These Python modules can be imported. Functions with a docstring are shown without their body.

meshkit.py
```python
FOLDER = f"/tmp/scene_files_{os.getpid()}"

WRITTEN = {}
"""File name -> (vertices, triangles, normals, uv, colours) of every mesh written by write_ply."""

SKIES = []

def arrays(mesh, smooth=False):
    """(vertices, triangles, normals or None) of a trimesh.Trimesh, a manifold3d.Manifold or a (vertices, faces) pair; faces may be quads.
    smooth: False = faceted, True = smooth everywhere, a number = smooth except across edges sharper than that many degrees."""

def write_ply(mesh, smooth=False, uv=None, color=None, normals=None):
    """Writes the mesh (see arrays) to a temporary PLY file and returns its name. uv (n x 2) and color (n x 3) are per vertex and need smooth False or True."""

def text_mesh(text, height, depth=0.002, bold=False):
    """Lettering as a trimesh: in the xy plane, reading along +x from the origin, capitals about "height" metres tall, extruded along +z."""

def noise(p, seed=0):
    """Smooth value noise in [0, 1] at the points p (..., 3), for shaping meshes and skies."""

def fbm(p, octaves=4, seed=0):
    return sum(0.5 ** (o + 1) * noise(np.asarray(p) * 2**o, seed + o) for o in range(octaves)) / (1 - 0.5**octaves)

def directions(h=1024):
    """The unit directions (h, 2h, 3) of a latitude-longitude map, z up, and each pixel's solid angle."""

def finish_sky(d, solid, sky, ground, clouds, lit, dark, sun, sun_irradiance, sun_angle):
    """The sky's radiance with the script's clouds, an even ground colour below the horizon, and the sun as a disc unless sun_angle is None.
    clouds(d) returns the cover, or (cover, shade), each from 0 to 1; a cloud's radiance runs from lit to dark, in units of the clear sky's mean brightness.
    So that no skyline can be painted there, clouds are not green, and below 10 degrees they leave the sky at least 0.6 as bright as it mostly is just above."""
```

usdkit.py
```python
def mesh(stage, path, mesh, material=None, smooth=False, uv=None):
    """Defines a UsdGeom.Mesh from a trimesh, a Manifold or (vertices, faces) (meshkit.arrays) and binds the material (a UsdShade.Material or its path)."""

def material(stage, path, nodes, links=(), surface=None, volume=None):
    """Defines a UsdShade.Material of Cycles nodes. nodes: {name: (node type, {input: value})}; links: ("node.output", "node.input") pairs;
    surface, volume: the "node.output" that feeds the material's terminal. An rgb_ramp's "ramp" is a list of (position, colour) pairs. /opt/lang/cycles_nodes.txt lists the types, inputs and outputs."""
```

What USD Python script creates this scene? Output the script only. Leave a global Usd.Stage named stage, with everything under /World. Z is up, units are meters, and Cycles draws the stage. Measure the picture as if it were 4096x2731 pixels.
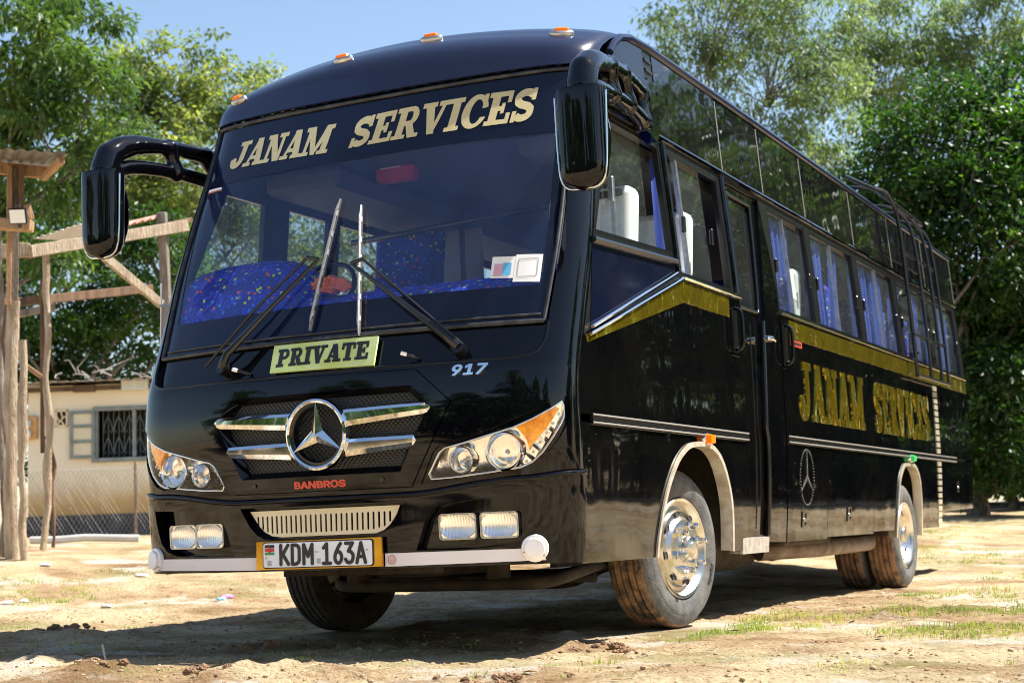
import math, random
import numpy as np, trimesh, shapely, manifold3d as m3, usdkit, meshkit
from shapely import Polygon, LineString, Point, box as sbox, affinity, union_all
from scipy.interpolate import PchipInterpolator as PC
from pxr import Usd, UsdGeom, UsdLux, UsdShade, Gf, Sdf, Vt

stage = Usd.Stage.CreateInMemory()
UsdGeom.SetStageUpAxis(stage, 'Z')
UsdGeom.Xform.Define(stage, '/World')
UsdGeom.Scope.Define(stage, '/World/Looks')
RNG = np.random.default_rng(7)

# ------------------------------------------------------------------ camera, sky, sun, exposure
CAM = np.array([4.026, -6.6038, 0.5366]); YAW, PITCH, ROLL, FPX = -0.4622, 0.1212, -0.0368, 6237.35
EXPOSURE = 1.45
SUN = np.array([.57, .34, 1.0]); SUN /= np.linalg.norm(SUN)
SUN_I, SKY_I = 1.25, 0.074
fwd = np.array([math.sin(YAW)*math.cos(PITCH), math.cos(YAW)*math.cos(PITCH), math.sin(PITCH)])
rgt = np.array([math.cos(YAW), -math.sin(YAW), 0]); upv = np.cross(rgt, fwd)
cR, sR = math.cos(ROLL), math.sin(ROLL)
R3, U3 = cR*rgt + sR*upv, -sR*rgt + cR*upv
cam = UsdGeom.Camera.Define(stage, '/World/camera')
cam.AddTransformOp().Set(Gf.Matrix4d(*R3, 0, *U3, 0, *(-fwd), 0, *CAM, 1))
cam.CreateHorizontalApertureAttr(36.0); cam.CreateVerticalApertureAttr(36.0*682/1024)
cam.CreateFocalLengthAttr(FPX/4096*36); cam.CreateFStopAttr(4.4); cam.CreateFocusDistanceAttr(6.9)
cam.CreateExposureAttr(EXPOSURE); cam.CreateClippingRangeAttr(Gf.Vec2f(.05, 5000))

def material(name, nodes, links=(), surface=None, **k):
    return usdkit.material(stage, '/World/Looks/' + name, nodes, links, surface=surface, **k)
sky = UsdLux.DomeLight.Define(stage, '/World/sky')
skym = material('sky', {'s': ('sky_texture', {'sky_type': 'single_scattering', 'sun_disc': False, 'sun_elevation': float(math.asin(SUN[2])),
    'sun_rotation': float(math.atan2(SUN[0], SUN[1])), 'air_density': 1.15, 'aerosol_density': .6, 'ozone_density': .8}),
    'b': ('background_shader', {'strength': SKY_I})}, [('s.color', 'b.color')], surface='b.background')
UsdShade.MaterialBindingAPI.Apply(sky.GetPrim()).Bind(skym)
sky.GetPrim().SetCustomDataByKey('kind', 'structure')
sun = UsdLux.DistantLight.Define(stage, '/World/sun')
sun.CreateIntensityAttr(SUN_I); sun.CreateAngleAttr(0.53); sun.CreateNormalizeAttr(True); sun.CreateColorAttr(Gf.Vec3f(1, .95, .86))
zz = SUN; xx = np.cross([0, 0, 1], zz); xx /= np.linalg.norm(xx); yy = np.cross(zz, xx)
sun.AddTransformOp().Set(Gf.Matrix4d(*xx, 0, *yy, 0, *zz, 0, 0, 0, 30, 1))

# ------------------------------------------------------------------ helpers
_used = {}
def free(path):
    n = _used.get(path, 0); _used[path] = n + 1
    return path if n == 0 else f'{path}_{n:03d}'
def tag(p, label=None, cat=None, group=None, kind=None):
    p = p.GetPrim() if hasattr(p, 'GetPrim') else p
    for k, v in (('label', label), ('category', cat), ('group', group), ('kind', kind)):
        if v: p.SetCustomDataByKey(k, v)
    return p
def thing(name, label, cat, loc=(0, 0, 0), rz=0, group=None, kind=None):
    x = UsdGeom.Xform.Define(stage, free('/World/' + name)); x.AddTranslateOp().Set(Gf.Vec3d(*map(float, loc)))
    if rz: x.AddRotateZOp().Set(math.degrees(rz))
    return tag(x, label, cat, group, kind)
def bind(prim, m):
    UsdShade.MaterialBindingAPI.Apply(prim).Bind(m)
def raw(path, v, f, n, m):
    v = np.asarray(v, float); f = np.asarray(f, int)
    if n is not None and len(f):
        fn = np.cross(v[f[:, 1]] - v[f[:, 0]], v[f[:, 2]] - v[f[:, 0]])
        bad = (fn * n[f].sum(1)).sum(1) < 0
        f = f.copy(); f[bad] = f[bad][:, ::-1]
    g = UsdGeom.Mesh.Define(stage, path)
    g.CreatePointsAttr(Vt.Vec3fArray.FromNumpy(v.astype(np.float32)))
    g.CreateFaceVertexCountsAttr(Vt.IntArray.FromNumpy(np.full(len(f), 3, np.int32)))
    g.CreateFaceVertexIndicesAttr(Vt.IntArray.FromNumpy(f.astype(np.int32).ravel()))
    g.CreateSubdivisionSchemeAttr('none')
    if n is not None:
        g.CreateNormalsAttr(Vt.Vec3fArray.FromNumpy(np.asarray(n).astype(np.float32))); g.SetNormalsInterpolation('vertex')
    bind(g.GetPrim(), m)
    return g.GetPrim()
def put(parent, name, mesh, m, smooth=30, label=None):
    """one Mesh prim under parent (a prim) or under /World"""
    base = str(parent.GetPath()) if parent is not None else '/World'
    path = free(f'{base}/{name}')
    if isinstance(mesh, list): mesh = join(mesh)
    if isinstance(mesh, tuple): p = raw(path, *mesh, m)
    else:
        p = usdkit.mesh(stage, path, mesh, m, smooth=smooth).GetPrim()
    if label: p.SetCustomDataByKey('label', label)
    return p
def join(ms):
    if all(isinstance(x, tuple) for x in ms):
        V, F, N, o = [], [], [], 0
        for v, f, n in ms:
            if not len(v): continue
            V.append(v); F.append(np.asarray(f) + o); N.append(n); o += len(v)
        return np.vstack(V), np.vstack(F), np.vstack(N)
    return trimesh.util.concatenate([x if isinstance(x, trimesh.Trimesh) else trimesh.Trimesh(x[0], x[1], process=False) for x in ms])
def sm(x, a, b):
    t = np.clip((x-a)/(b-a), 0, 1); return t*t*(3-2*t)
def bx(x0, x1, y0, y1, z0, z1, c=0.0):
    a, b = np.array([x0, y0, z0], float), np.array([x1, y1, z1], float); ce, h = (a+b)/2, np.abs(b-a)/2
    if c <= 0:
        t = trimesh.creation.box(2*h); t.apply_translation(ce); return t
    c = min(c, h.min()*.9); P = []
    for s in np.array(np.meshgrid([-1, 1], [-1, 1], [-1, 1])).reshape(3, -1).T:
        for k in range(3):
            q = h - c; q[k] = h[k]; P.append(ce + s*q)
    return trimesh.convex.convex_hull(np.array(P))
def beam(p, q, w, h, up=(0, 0, 1), c=.004, jit=0):
    """a squared bar from p to q, w across, h high"""
    p, q = np.array(p, float), np.array(q, float); d = q-p; L = np.linalg.norm(d); d /= L
    s = np.cross(d, up); s = s/np.linalg.norm(s) if np.linalg.norm(s) > 1e-6 else np.array([1., 0, 0]); u = np.cross(s, d)
    t = bx(0, L, -w/2, w/2, -h/2, h/2, c); M = np.eye(4); M[:3, :3] = np.stack([d, -s, u], 1); M[:3, 3] = p
    t.apply_transform(M); return t
def tube(pts, r, n=10, cap=True):
    pts = np.asarray(pts, float); k = len(pts); r = np.broadcast_to(np.asarray(r, float), (k,))
    t = np.gradient(pts, axis=0); t /= np.linalg.norm(t, axis=1, keepdims=True) + 1e-12
    a = np.array([0, 0, 1.]) if abs(t[0, 2]) < .9 else np.array([1., 0, 0]); V = []
    for i in range(k):
        a = a - t[i]*(a@t[i]); a /= np.linalg.norm(a); b = np.cross(t[i], a)
        ang = np.arange(n)/n*2*np.pi
        V.append(pts[i] + r[i]*(np.cos(ang)[:, None]*a + np.sin(ang)[:, None]*b))
    V = np.vstack(V); i = np.arange(k-1)[:, None]*n; j = np.arange(n)[None]; j2 = (j+1) % n
    q = np.stack([i+j, i+j2, i+n+j2, i+n+j], -1).reshape(-1, 4)
    F = np.vstack([q[:, [0, 1, 2]], q[:, [0, 2, 3]]])
    if cap:
        V = np.vstack([V, pts[0], pts[-1]]); c0, c1 = len(V)-2, len(V)-1; jj = np.arange(n); j3 = (jj+1) % n
        F = np.vstack([F, np.stack([np.full(n, c0), j3, jj], 1), np.stack([np.full(n, c1), (k-1)*n+jj, (k-1)*n+j3], 1)])
    return trimesh.Trimesh(V, F, process=False)
def curve(pts, n=24):
    pts = np.asarray(pts, float); t = np.r_[0, np.cumsum(np.linalg.norm(np.diff(pts, axis=0), axis=1))]
    return PC(t, pts)(np.linspace(0, t[-1], n))
def lathe(prof, n=48, axis='z'):
    """revolve (r, z) pairs about z; axis 'x' turns z onto +x"""
    p = np.asarray(prof, float); a = np.arange(n)/n*2*np.pi
    V = np.stack([p[:, :1]*np.cos(a), p[:, :1]*np.sin(a), np.repeat(p[:, 1:], n, 1)], -1).reshape(-1, 3)
    i = np.arange(len(p)-1)[:, None]*n; j = np.arange(n)[None]; j2 = (j+1) % n
    q = np.stack([i+j, i+j2, i+n+j2, i+n+j], -1).reshape(-1, 4); F = np.vstack([q[:, [0, 1, 2]], q[:, [0, 2, 3]]])
    if axis == 'x': V = np.stack([V[:, 2], V[:, 0], V[:, 1]], 1)
    if axis == 'y': V = np.stack([V[:, 0], -V[:, 2], V[:, 1]], 1)
    t = trimesh.Trimesh(V, F, process=True); t.update_faces(t.nondegenerate_faces()); return t
def at(mesh, loc, frame=None):
    m = mesh.copy(); M = np.eye(4); M[:3, 3] = loc
    if frame is not None: M[:3, :3] = np.stack(frame, 1)
    m.apply_transform(M); return m

# ------------------------------------------------------------------ the bus body as surfaces: front(u, v) round the corners, side(y, z)
XS = PC([.25, .4, .7, 1.0, 1.4, 1.8, 2.15, 2.47, 3.0, 3.12], [1.152, 1.163, 1.187, 1.199, 1.201, 1.199, 1.178, 1.15, 1.112, 1.104])
_V = [.25, .5, .72, .9, 1.1, 1.25, 1.38, 1.5, 1.9, 2.3, 2.75, 2.86, 2.95, 3.0, 3.1, 3.25, 3.5, 3.75]
ZV = PC(_V, [.25, .5, .72, .9, 1.1, 1.25, 1.38, 1.5, 1.9, 2.3, 2.75, 2.845, 2.905, 2.934, 2.985, 3.03, 3.065, 3.08])
BV = PC(_V, [-.552, -.57, -.575, -.592, -.60, -.585, -.545, -.50, -.36, -.215, -.037, .015, .09, .142, .24, .39, .63, .87])
_x = np.linspace(0, .97, 60); _pl = [np.stack([_x, .12*_x**2], 1)]
_t = np.linspace(0, 1, 50)[1:, None]; _p0 = np.array([.97, .12*.97**2]); _d = np.array([1, .2328]); _d /= np.linalg.norm(_d)
_p3 = np.array([1.2, .33]); _p1 = _p0 + _d*.14; _p2 = _p3 - np.array([0, .12])
_pl.append((1-_t)**3*_p0 + 3*(1-_t)**2*_t*_p1 + 3*(1-_t)*_t**2*_p2 + _t**3*_p3)
_pl = np.vstack(_pl); _s = np.r_[0, np.cumsum(np.linalg.norm(np.diff(_pl, axis=0), axis=1))]
UM = _s[-1]; GX = PC(_s, _pl[:, 0]); GY = PC(_s, _pl[:, 1])
def _front(u, v):
    a = np.abs(u); z = ZV(v); x = GX(a)*XS(z)/1.2
    y = BV(v) + GY(a)*(1-.25*sm(v, 2.6, 3.0))
    z = z + .10*sm(v, 2.5, 2.95)*(1-np.clip(x/1.15, 0, 1)**2)
    return np.stack([np.sign(u)*x, y, z], -1)
def front(u, v, off=0., nrm=False):
    u = np.clip(np.asarray(u, float), -UM+1e-6, UM-1e-6); v = np.asarray(v, float)
    P = _front(u, v); e = 2e-3
    du = _front(np.minimum(u+e, UM), v) - _front(np.maximum(u-e, -UM), v); dv = _front(u, v+e) - _front(u, v-e)
    n = np.cross(du, dv); n /= np.linalg.norm(n, axis=-1, keepdims=True) + 1e-12
    P = P + n*np.asarray(off)[..., None]
    return (P, n) if nrm else P
def side(y, z, off=0., nrm=False, sg=1):
    y = np.asarray(y, float); z = np.asarray(z, float)
    x = XS(z); d = XS(z, 1); n = np.stack([np.ones_like(x), 0*x, -d], -1); n /= np.linalg.norm(n, axis=-1, keepdims=True)
    P = np.stack([x, y, z], -1) + n*np.asarray(off)[..., None]; s = np.array([sg, 1, 1])
    return (P*s, n*s) if nrm else P*s
def left(y, z, off=0., nrm=False): return side(y, z, off, nrm, -1)
def plane(o, a, b):
    o, a, b = (np.array(q, float) for q in (o, a, b)); n = np.cross(a, b)
    def fn(u, v, off=0., nrm=False):
        u = np.asarray(u, float); v = np.asarray(v, float)
        P = o + u[..., None]*a + v[..., None]*b + n*np.asarray(off)[..., None]
        return (P, np.broadcast_to(n, P.shape)) if nrm else P
    return fn
def tri2d(g):
    c = np.asarray(g.exterior.coords)[:-1]
    if len(g.interiors) == 0 and len(c) == 3: return c, np.array([[0, 1, 2]])
    if len(g.interiors) == 0 and abs(g.convex_hull.area - g.area) < 1e-12:
        k = np.arange(1, len(c)-1); return c, np.stack([np.zeros_like(k), k, k+1], 1)
    try:
        v, f = trimesh.creation.triangulate_polygon(g, engine='earcut'); return v, f
    except Exception:
        return c[:0], np.zeros((0, 3), int)
def patch(poly, fn, step=.04, off=0., thick=.006, rim=True, offfn=None):
    """the region poly of the surface fn as a mesh with the surface's own normals; its edges turn in by thick"""
    out = []
    O = (lambda p: offfn(p) + off) if offfn else (lambda p: np.full(len(p), off))
    for g in (poly.geoms if hasattr(poly, 'geoms') else [poly]):
        if not isinstance(g, Polygon) or g.area < 1e-8: continue
        x0, y0, x1, y1 = g.bounds; sx, sy = step if isinstance(step, tuple) else (step, step)
        nx, ny = max(1, math.ceil((x1-x0)/sx)), max(1, math.ceil((y1-y0)/sy))
        xs, ys = np.linspace(x0, x1, nx+1), np.linspace(y0, y1, ny+1); shapely.prepare(g)
        X0, Y0 = np.meshgrid(xs[:-1], ys[:-1]); X1, Y1 = np.meshgrid(xs[1:], ys[1:])
        B = shapely.box(X0.ravel(), Y0.ravel(), X1.ravel(), Y1.ravel())
        ins = shapely.contains(g, B); bd = shapely.intersects(g, B) & ~ins
        P, F, k = [], [], 0
        if ins.any():
            gx, gy = np.meshgrid(xs, ys); P.append(np.stack([gx.ravel(), gy.ravel()], 1))
            i = np.nonzero(ins)[0]; r, c = i//nx, i % nx; a = r*(nx+1)+c
            F += [np.stack([a, a+1, a+nx+2], 1), np.stack([a, a+nx+2, a+nx+1], 1)]; k = len(P[0])
        for h in shapely.intersection(g, B[bd]):
            for q in (h.geoms if hasattr(h, 'geoms') else [h]):
                if isinstance(q, Polygon) and q.area > 1e-10:
                    v, f = tri2d(q)
                    if len(v): P.append(np.asarray(v)); F.append(np.asarray(f)+k); k += len(v)
        P = np.vstack(P); F = np.vstack(F)
        used = np.unique(F); re = np.full(len(P), -1); re[used] = np.arange(len(used)); P = P[used]; F = re[F]
        V, N = fn(P[:, 0], P[:, 1], O(P), True); out.append((V, F, np.array(N)))
        if rim and thick:
            for ring in [g.exterior, *g.interiors]:
                c = np.asarray(shapely.segmentize(ring, max(sx, sy)).coords)
                A, n = fn(c[:, 0], c[:, 1], O(c), True); Bq = fn(c[:, 0], c[:, 1], O(c)-thick)
                t = np.gradient(A, axis=0); m = np.cross(t, n); m /= np.linalg.norm(m, axis=1, keepdims=True) + 1e-12
                if (shapely.LinearRing(c).is_ccw) != (ring is g.exterior): m = -m
                V2 = np.vstack([A[:-1], A[1:], Bq[1:], Bq[:-1]]); L = len(c)-1; k = np.arange(L)
                sn = np.cross(A[1:]-A[:-1], n[:-1]); sn /= np.linalg.norm(sn, axis=1, keepdims=True) + 1e-12
                out.append((V2, np.vstack([np.stack([k, k+L, k+2*L], 1), np.stack([k, k+2*L, k+3*L], 1)]), np.vstack([sn]*4)))
    return join(out)
def on(fn, pts, off=0.):
    p = np.asarray(pts, float); return fn(p[:, 0], p[:, 1], np.broadcast_to(np.asarray(off, float), (len(p),)))
def ring(fn, loop, r, off=0., n=8, closed=True, step=.03):
    c = np.asarray(shapely.segmentize(LineString(list(loop) + ([loop[0]] if closed else [])), step).coords)
    return tube(on(fn, c, off), r, n, cap=True)
def mir(pts): return [(-a, b) for a, b in pts][::-1]

# ------------------------------------------------------------------ lettering
def Rr(a, b, c, d): return sbox(a, b, c, d)
def Q(x0, x1, x2, x3, y0=0, y1=1): return Polygon([(x0, y0), (x1, y0), (x3, y1), (x2, y1)])
def El(x, y, a, b): return affinity.scale(Point(x, y).buffer(1, 24), a, b, origin=(x, y))
def St(pts, w, cap='flat'): return LineString(pts).buffer(w/2, cap_style=cap, join_style='round')
def arcp(x, y, a, b, t0, t1, n=14):
    t = np.radians(np.linspace(t0, t1, n)); return [(x+a*math.cos(q), y+b*math.sin(q)) for q in t]
def slab(ch):
    if ch == 'J': return union_all([Rr(.42, .3, .68, 1), Rr(.24, .87, .86, 1), St([(.55, .34)]+arcp(.31, .32, .24, .21, 0, -190), .23), El(.14, .3, .13, .12)]), .84
    if ch == 'A': return union_all([Q(.06, .18, .40, .54), Q(.60, .90, .36, .66), Rr(.22, .25, .74, .37), Rr(-.06, 0, .34, .12), Rr(.50, 0, 1.02, .12)]), .98
    if ch == 'N': return union_all([Rr(.12, 0, .26, 1), Rr(.76, 0, .90, 1), Q(.62, .90, .10, .40), Rr(-.02, 0, .40, .12), Rr(-.02, .88, .36, 1), Rr(.60, .88, 1.04, 1)]), 1.02
    if ch == 'M': return union_all([Rr(.1, 0, .23, 1), Rr(.92, 0, 1.18, 1), Q(.52, .70, .08, .38), Q(.52, .66, .92, 1.18), Rr(-.03, 0, .36, .12), Rr(.80, 0, 1.30, .12), Rr(-.03, .88, .3, 1), Rr(.95, .88, 1.30, 1)]), 1.30
    if ch == 'S':
        p = arcp(.40, .73, .27, .17, 25, 180, 12) + [(.16, .62), (.28, .54), (.52, .47), (.64, .38)] + arcp(.40, .27, .25, .17, 0, -155, 12)
        return union_all([St(p, .21), Rr(.62, .66, .74, 1.0), Rr(.04, 0, .16, .34)]), .80
    if ch == 'E': return union_all([Rr(.12, 0, .38, 1), Rr(0, .87, .80, 1), Rr(.68, .67, .80, 1), Rr(.3, .44, .6, .56), Rr(.50, .35, .60, .65), Rr(0, 0, .84, .13), Rr(.72, 0, .84, .33)]), .88
    if ch in 'RP':
        o = union_all([Rr(.3, .44, .55, 1), El(.55, .72, .28, .28)]).difference(union_all([Rr(.30, .57, .54, .88), El(.54, .725, .09, .155)]))
        g = [Rr(.12, 0, .37, 1), Rr(0, 0, .50, .12), Rr(0, .88, .45, 1), o]
        if ch == 'R': g += [Q(.64, .92, .42, .66, .0, .5), Rr(.70, 0, 1.0, .12)]
        return union_all(g), (1.0 if ch == 'R' else .88)
    if ch == 'V': return union_all([Q(.36, .60, .04, .34), Q(.42, .54, .72, .84), Rr(-.06, .88, .46, 1), Rr(.56, .88, 1.0, 1)]), .96
    if ch == 'I': return union_all([Rr(.12, 0, .38, 1), Rr(0, 0, .5, .12), Rr(0, .88, .5, 1)]), .52
    if ch == 'C': return El(.45, .5, .45, .52).difference(El(.50, .5, .23, .39)).difference(Rr(.60, .30, 1, .62)).union(Rr(.70, .60, .82, 1)), .88
    if ch == 'T': return union_all([Rr(.32, 0, .58, 1), Rr(0, .87, .9, 1), Rr(0, .66, .12, 1), Rr(.78, .66, .9, 1), Rr(.2, 0, .7, .12)]), .92
    return None, .5
def plateglyph(ch):
    w = .185
    g = {'K': [[(.08, 0), (.08, 1)], [(.52, 1), (.12, .40)], [(.20, .54), (.54, 0)]], 'D': [[(.08, .0), (.08, 1), (.3, 1), (.44, .93), (.5, .8), (.5, .2), (.44, .07), (.3, 0), (.08, 0), (.08, .2)]],
         'M': [[(.08, 0), (.08, 1), (.33, .38), (.58, 1), (.58, 0)]], '1': [[(.08, .80), (.28, 1), (.28, 0)], [(.06, 0), (.5, 0)]],
         '6': [[(.44, 1), (.30, .82), (.12, .5), (.08, .30)], arcp(.29, .29, .21, .29, 0, 360, 30)], '3': [[(.06, 1), (.48, 1), (.22, .60), (.38, .56), (.5, .42), (.5, .22), (.42, .06), (.27, 0), (.13, .04), (.04, .18)]],
         'A': [[(.03, 0), (.29, 1), (.55, 0)], [(.12, .3), (.46, .3)]]}[ch]
    return union_all([St(p, w, 'round') for p in g]), .66 if ch == 'M' else .58
def word(text, glyph, gap=.08, space=.5):
    x, out = 0, []
    for ch in text:
        if ch == ' ': x += space; continue
        p, w = glyph(ch); out.append(affinity.translate(p, x, 0)); x += w + gap
    return union_all(out), x - gap
def fit(poly, w, u0, u1, v0, v1, shear=0):
    """a word of unit height laid between u0..u1, v0..v1"""
    s = (v1-v0); p = affinity.affine_transform(poly, [(u1-u0-shear*s)/w, shear*s, 0, s, u0, v0]); return p
def fontpoly(text, stroke=3):
    from PIL import Image, ImageDraw, ImageFont
    import glob
    f = ImageFont.truetype(glob.glob('/opt/blender-*/*/datafiles/fonts/Inter.woff2')[0], 96)
    x0, y0, x1, y1 = f.getbbox(text, anchor='ls', stroke_width=stroke)
    im = Image.new('L', (x1-x0+8, y1-y0+8)); ImageDraw.Draw(im).text((4-x0, 4-y0), text, 255, f, anchor='ls', stroke_width=stroke)
    on_ = np.pad(np.asarray(im) > 127, ((0, 0), (1, 1))).astype(np.int8)
    r, s = np.nonzero(np.diff(on_, axis=1) == 1); e = np.nonzero(np.diff(on_, axis=1) == -1)[1]
    g = union_all(sbox(s, -r-1, e, -r)).buffer(.6).buffer(-.6).simplify(.7); a, b, c, d = g.bounds
    return affinity.affine_transform(g, [1/(d-b), 0, 0, 1/(d-b), -a/(d-b), -b/(d-b)]), (c-a)/(d-b)
# ------------------------------------------------------------------ materials
def plain(name, col, rough=.5, metal=0., **k):
    return material(name, {'p': ('principled_bsdf', {'base_color': col, 'roughness': rough, 'metallic': metal, **k})}, surface='p.BSDF')
def noisy(name, c0, c1, scale=6, rough=.7, metal=0., bump=0., bscale=40, detail=5, stretch=(1, 1, 1), lo=.35, hi=.65, obj=False, **k):
    """two colours mixed by noise, with a fine relief"""
    n = {'g': ('texture_coordinate', {}) if obj else ('geometry', {}), 'm': ('mapping', {'scale': stretch}), 'n': ('noise_texture', {'scale': scale, 'detail': detail, 'roughness': .6}),
         'r': ('rgb_ramp', {'ramp': [(lo, c0), (hi, c1)]}), 'p': ('principled_bsdf', {'roughness': rough, 'metallic': metal, **k})}
    l = [('g.object' if obj else 'g.position', 'm.vector'), ('m.vector', 'n.vector'), ('n.fac', 'r.fac'), ('r.color', 'p.base_color')]
    if bump:
        n['n2'] = ('noise_texture', {'scale': bscale, 'detail': 4}); n['b'] = ('bump', {'strength': 1.0, 'distance': bump})
        l += [('m.vector', 'n2.vector'), ('n2.fac', 'b.height'), ('b.normal', 'p.normal')]
    return material(name, n, l, 'p.BSDF')
def paint(name, base, rough, wave, wscale, dust=.0, dscale=3., zlo=.3, zhi=1.0, stretch=1.):
    n = {'g': ('geometry', {}), 'wm': ('mapping', {'scale': (1, 1, stretch)}), 'w': ('noise_texture', {'scale': wscale, 'detail': 1.5}), 'b': ('bump', {'strength': 1., 'distance': wave}),
         'd': ('noise_texture', {'scale': dscale, 'detail': 8, 'roughness': .7}), 's': ('separate_xyz', {}), 'z': ('map_range', {'from_min': zlo, 'from_max': zhi, 'to_min': 1., 'to_max': .12, 'clamp': True}),
         'dr': ('map_range', {'from_min': .42, 'from_max': .75, 'to_min': 0., 'to_max': 1., 'clamp': True}), 'm1': ('math', {'math_type': 'multiply'}), 'm2': ('math', {'math_type': 'multiply', 'value2': dust}),
         'c': ('mix_color', {'a': base, 'b': (.20, .15, .10)}), 'rr': ('map_range', {'from_min': 0., 'from_max': .4, 'to_min': rough, 'to_max': .5, 'clamp': True}),
         'p': ('principled_bsdf', {'ior': 1.44})}
    l = [('g.position', 'wm.vector'), ('wm.vector', 'w.vector'), ('w.fac', 'b.height'), ('b.normal', 'p.normal'), ('g.position', 'd.vector'), ('d.fac', 'dr.value'), ('g.position', 's.vector'), ('s.z', 'z.value'),
         ('dr.result', 'm1.value1'), ('z.result', 'm1.value2'), ('m1.value', 'm2.value1'), ('m2.value', 'c.fac'), ('c.result', 'p.base_color'), ('m2.value', 'rr.value'), ('rr.result', 'p.roughness')]
    return material(name, n, l, 'p.BSDF')
def glass(name, tint, dust=.03, dust_sky_tint=(.5, .52, .55), rough=.0, spots=0.):
    n = {'t': ('transparent_bsdf', {'color': tint}), 'g': ('glossy_bsdf', {'color': (1, 1, 1), 'roughness': rough}), 'lw': ('layer_weight', {'blend': .5}), 'pw': ('math', {'math_type': 'power', 'value2': 5.}), 'f': ('math', {'math_type': 'multiply_add', 'value2': .95, 'value3': .045}), 'm': ('mix_closure', {}),
         'd': ('diffuse_bsdf', {'color': dust_sky_tint}), 'm2': ('mix_closure', {'fac': dust}), 'geo': ('geometry', {}), 'n': ('noise_texture', {'scale': 2.2, 'detail': 9, 'roughness': .75}),
         'r': ('map_range', {'from_min': .3, 'from_max': .75, 'to_min': dust*.5, 'to_max': dust*1.7, 'clamp': True})}
    return material(name, n, [('lw.facing', 'pw.value1'), ('pw.value', 'f.value1'), ('f.value', 'm.fac'), ('t.BSDF', 'm.closure1'), ('g.BSDF', 'm.closure2'), ('m.closure', 'm2.closure1'), ('d.BSDF', 'm2.closure2'),
                              ('geo.position', 'n.vector'), ('n.fac', 'r.value'), ('r.result', 'm2.fac')], 'm2.closure')
M = {}
M['paint'] = paint('black_paint', (.0012, .0012, .002), .025, .003, 2.2, dust=.02)
M['brow'] = paint('sky_tinted_paint', (.012, .017, .042), .20, .001, 1.5, dust=.012, zlo=2.0, zhi=4)  # navy base colour carries the sky's sheen on black paint
M['side'] = paint('side_paint', (.0012, .0012, .0016), .025, .013, 2.3, dust=.09, zhi=.8, stretch=.4)
M['side_glass'] = paint('black_side_glass', (.003, .003, .004), .015, .003, 2.6, dust=.04, zlo=2.4, zhi=3.4)
M['matt'] = noisy('black_trim', (.004, .004, .0045), (.009, .009, .010), 20, .3)
M['rubber'] = noisy('rubber_seal', (.012, .012, .013), (.06, .06, .065), 14, .5, lo=.45, hi=.8)
M['plastic'] = plain('black_plastic', (.006, .006, .007), .25)
M['under'] = noisy('chassis_dirt', (.012, .010, .009), (.05, .035, .022), 8, .9)
M['chrome'] = plain('chrome', (.86, .87, .88), .04, 1.)
M['steel'] = noisy('wheel_chrome', (.68, .67, .65), (.50, .46, .40), 9, .26, 1.)
M['alu'] = noisy('aluminium', (.55, .55, .55), (.38, .38, .38), 30, .35, 1.)
M['wiper'] = noisy('wiper_metal', (.20, .20, .20), (.32, .31, .30), 60, .4, .3)
M['gold'] = noisy('gold_foil', (.80, .62, .05), (.52, .39, .03), 7, .08, .93, bump=.03, bscale=5, lo=.3, hi=.7)
M['goldplate'] = noisy('gold_plate', (.75, .42, .05), (.55, .26, .02), 9, .22, .75)
M['letter'] = noisy('cream_vinyl', (.56, .47, .24), (.62, .53, .29), 60, .45)
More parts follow.
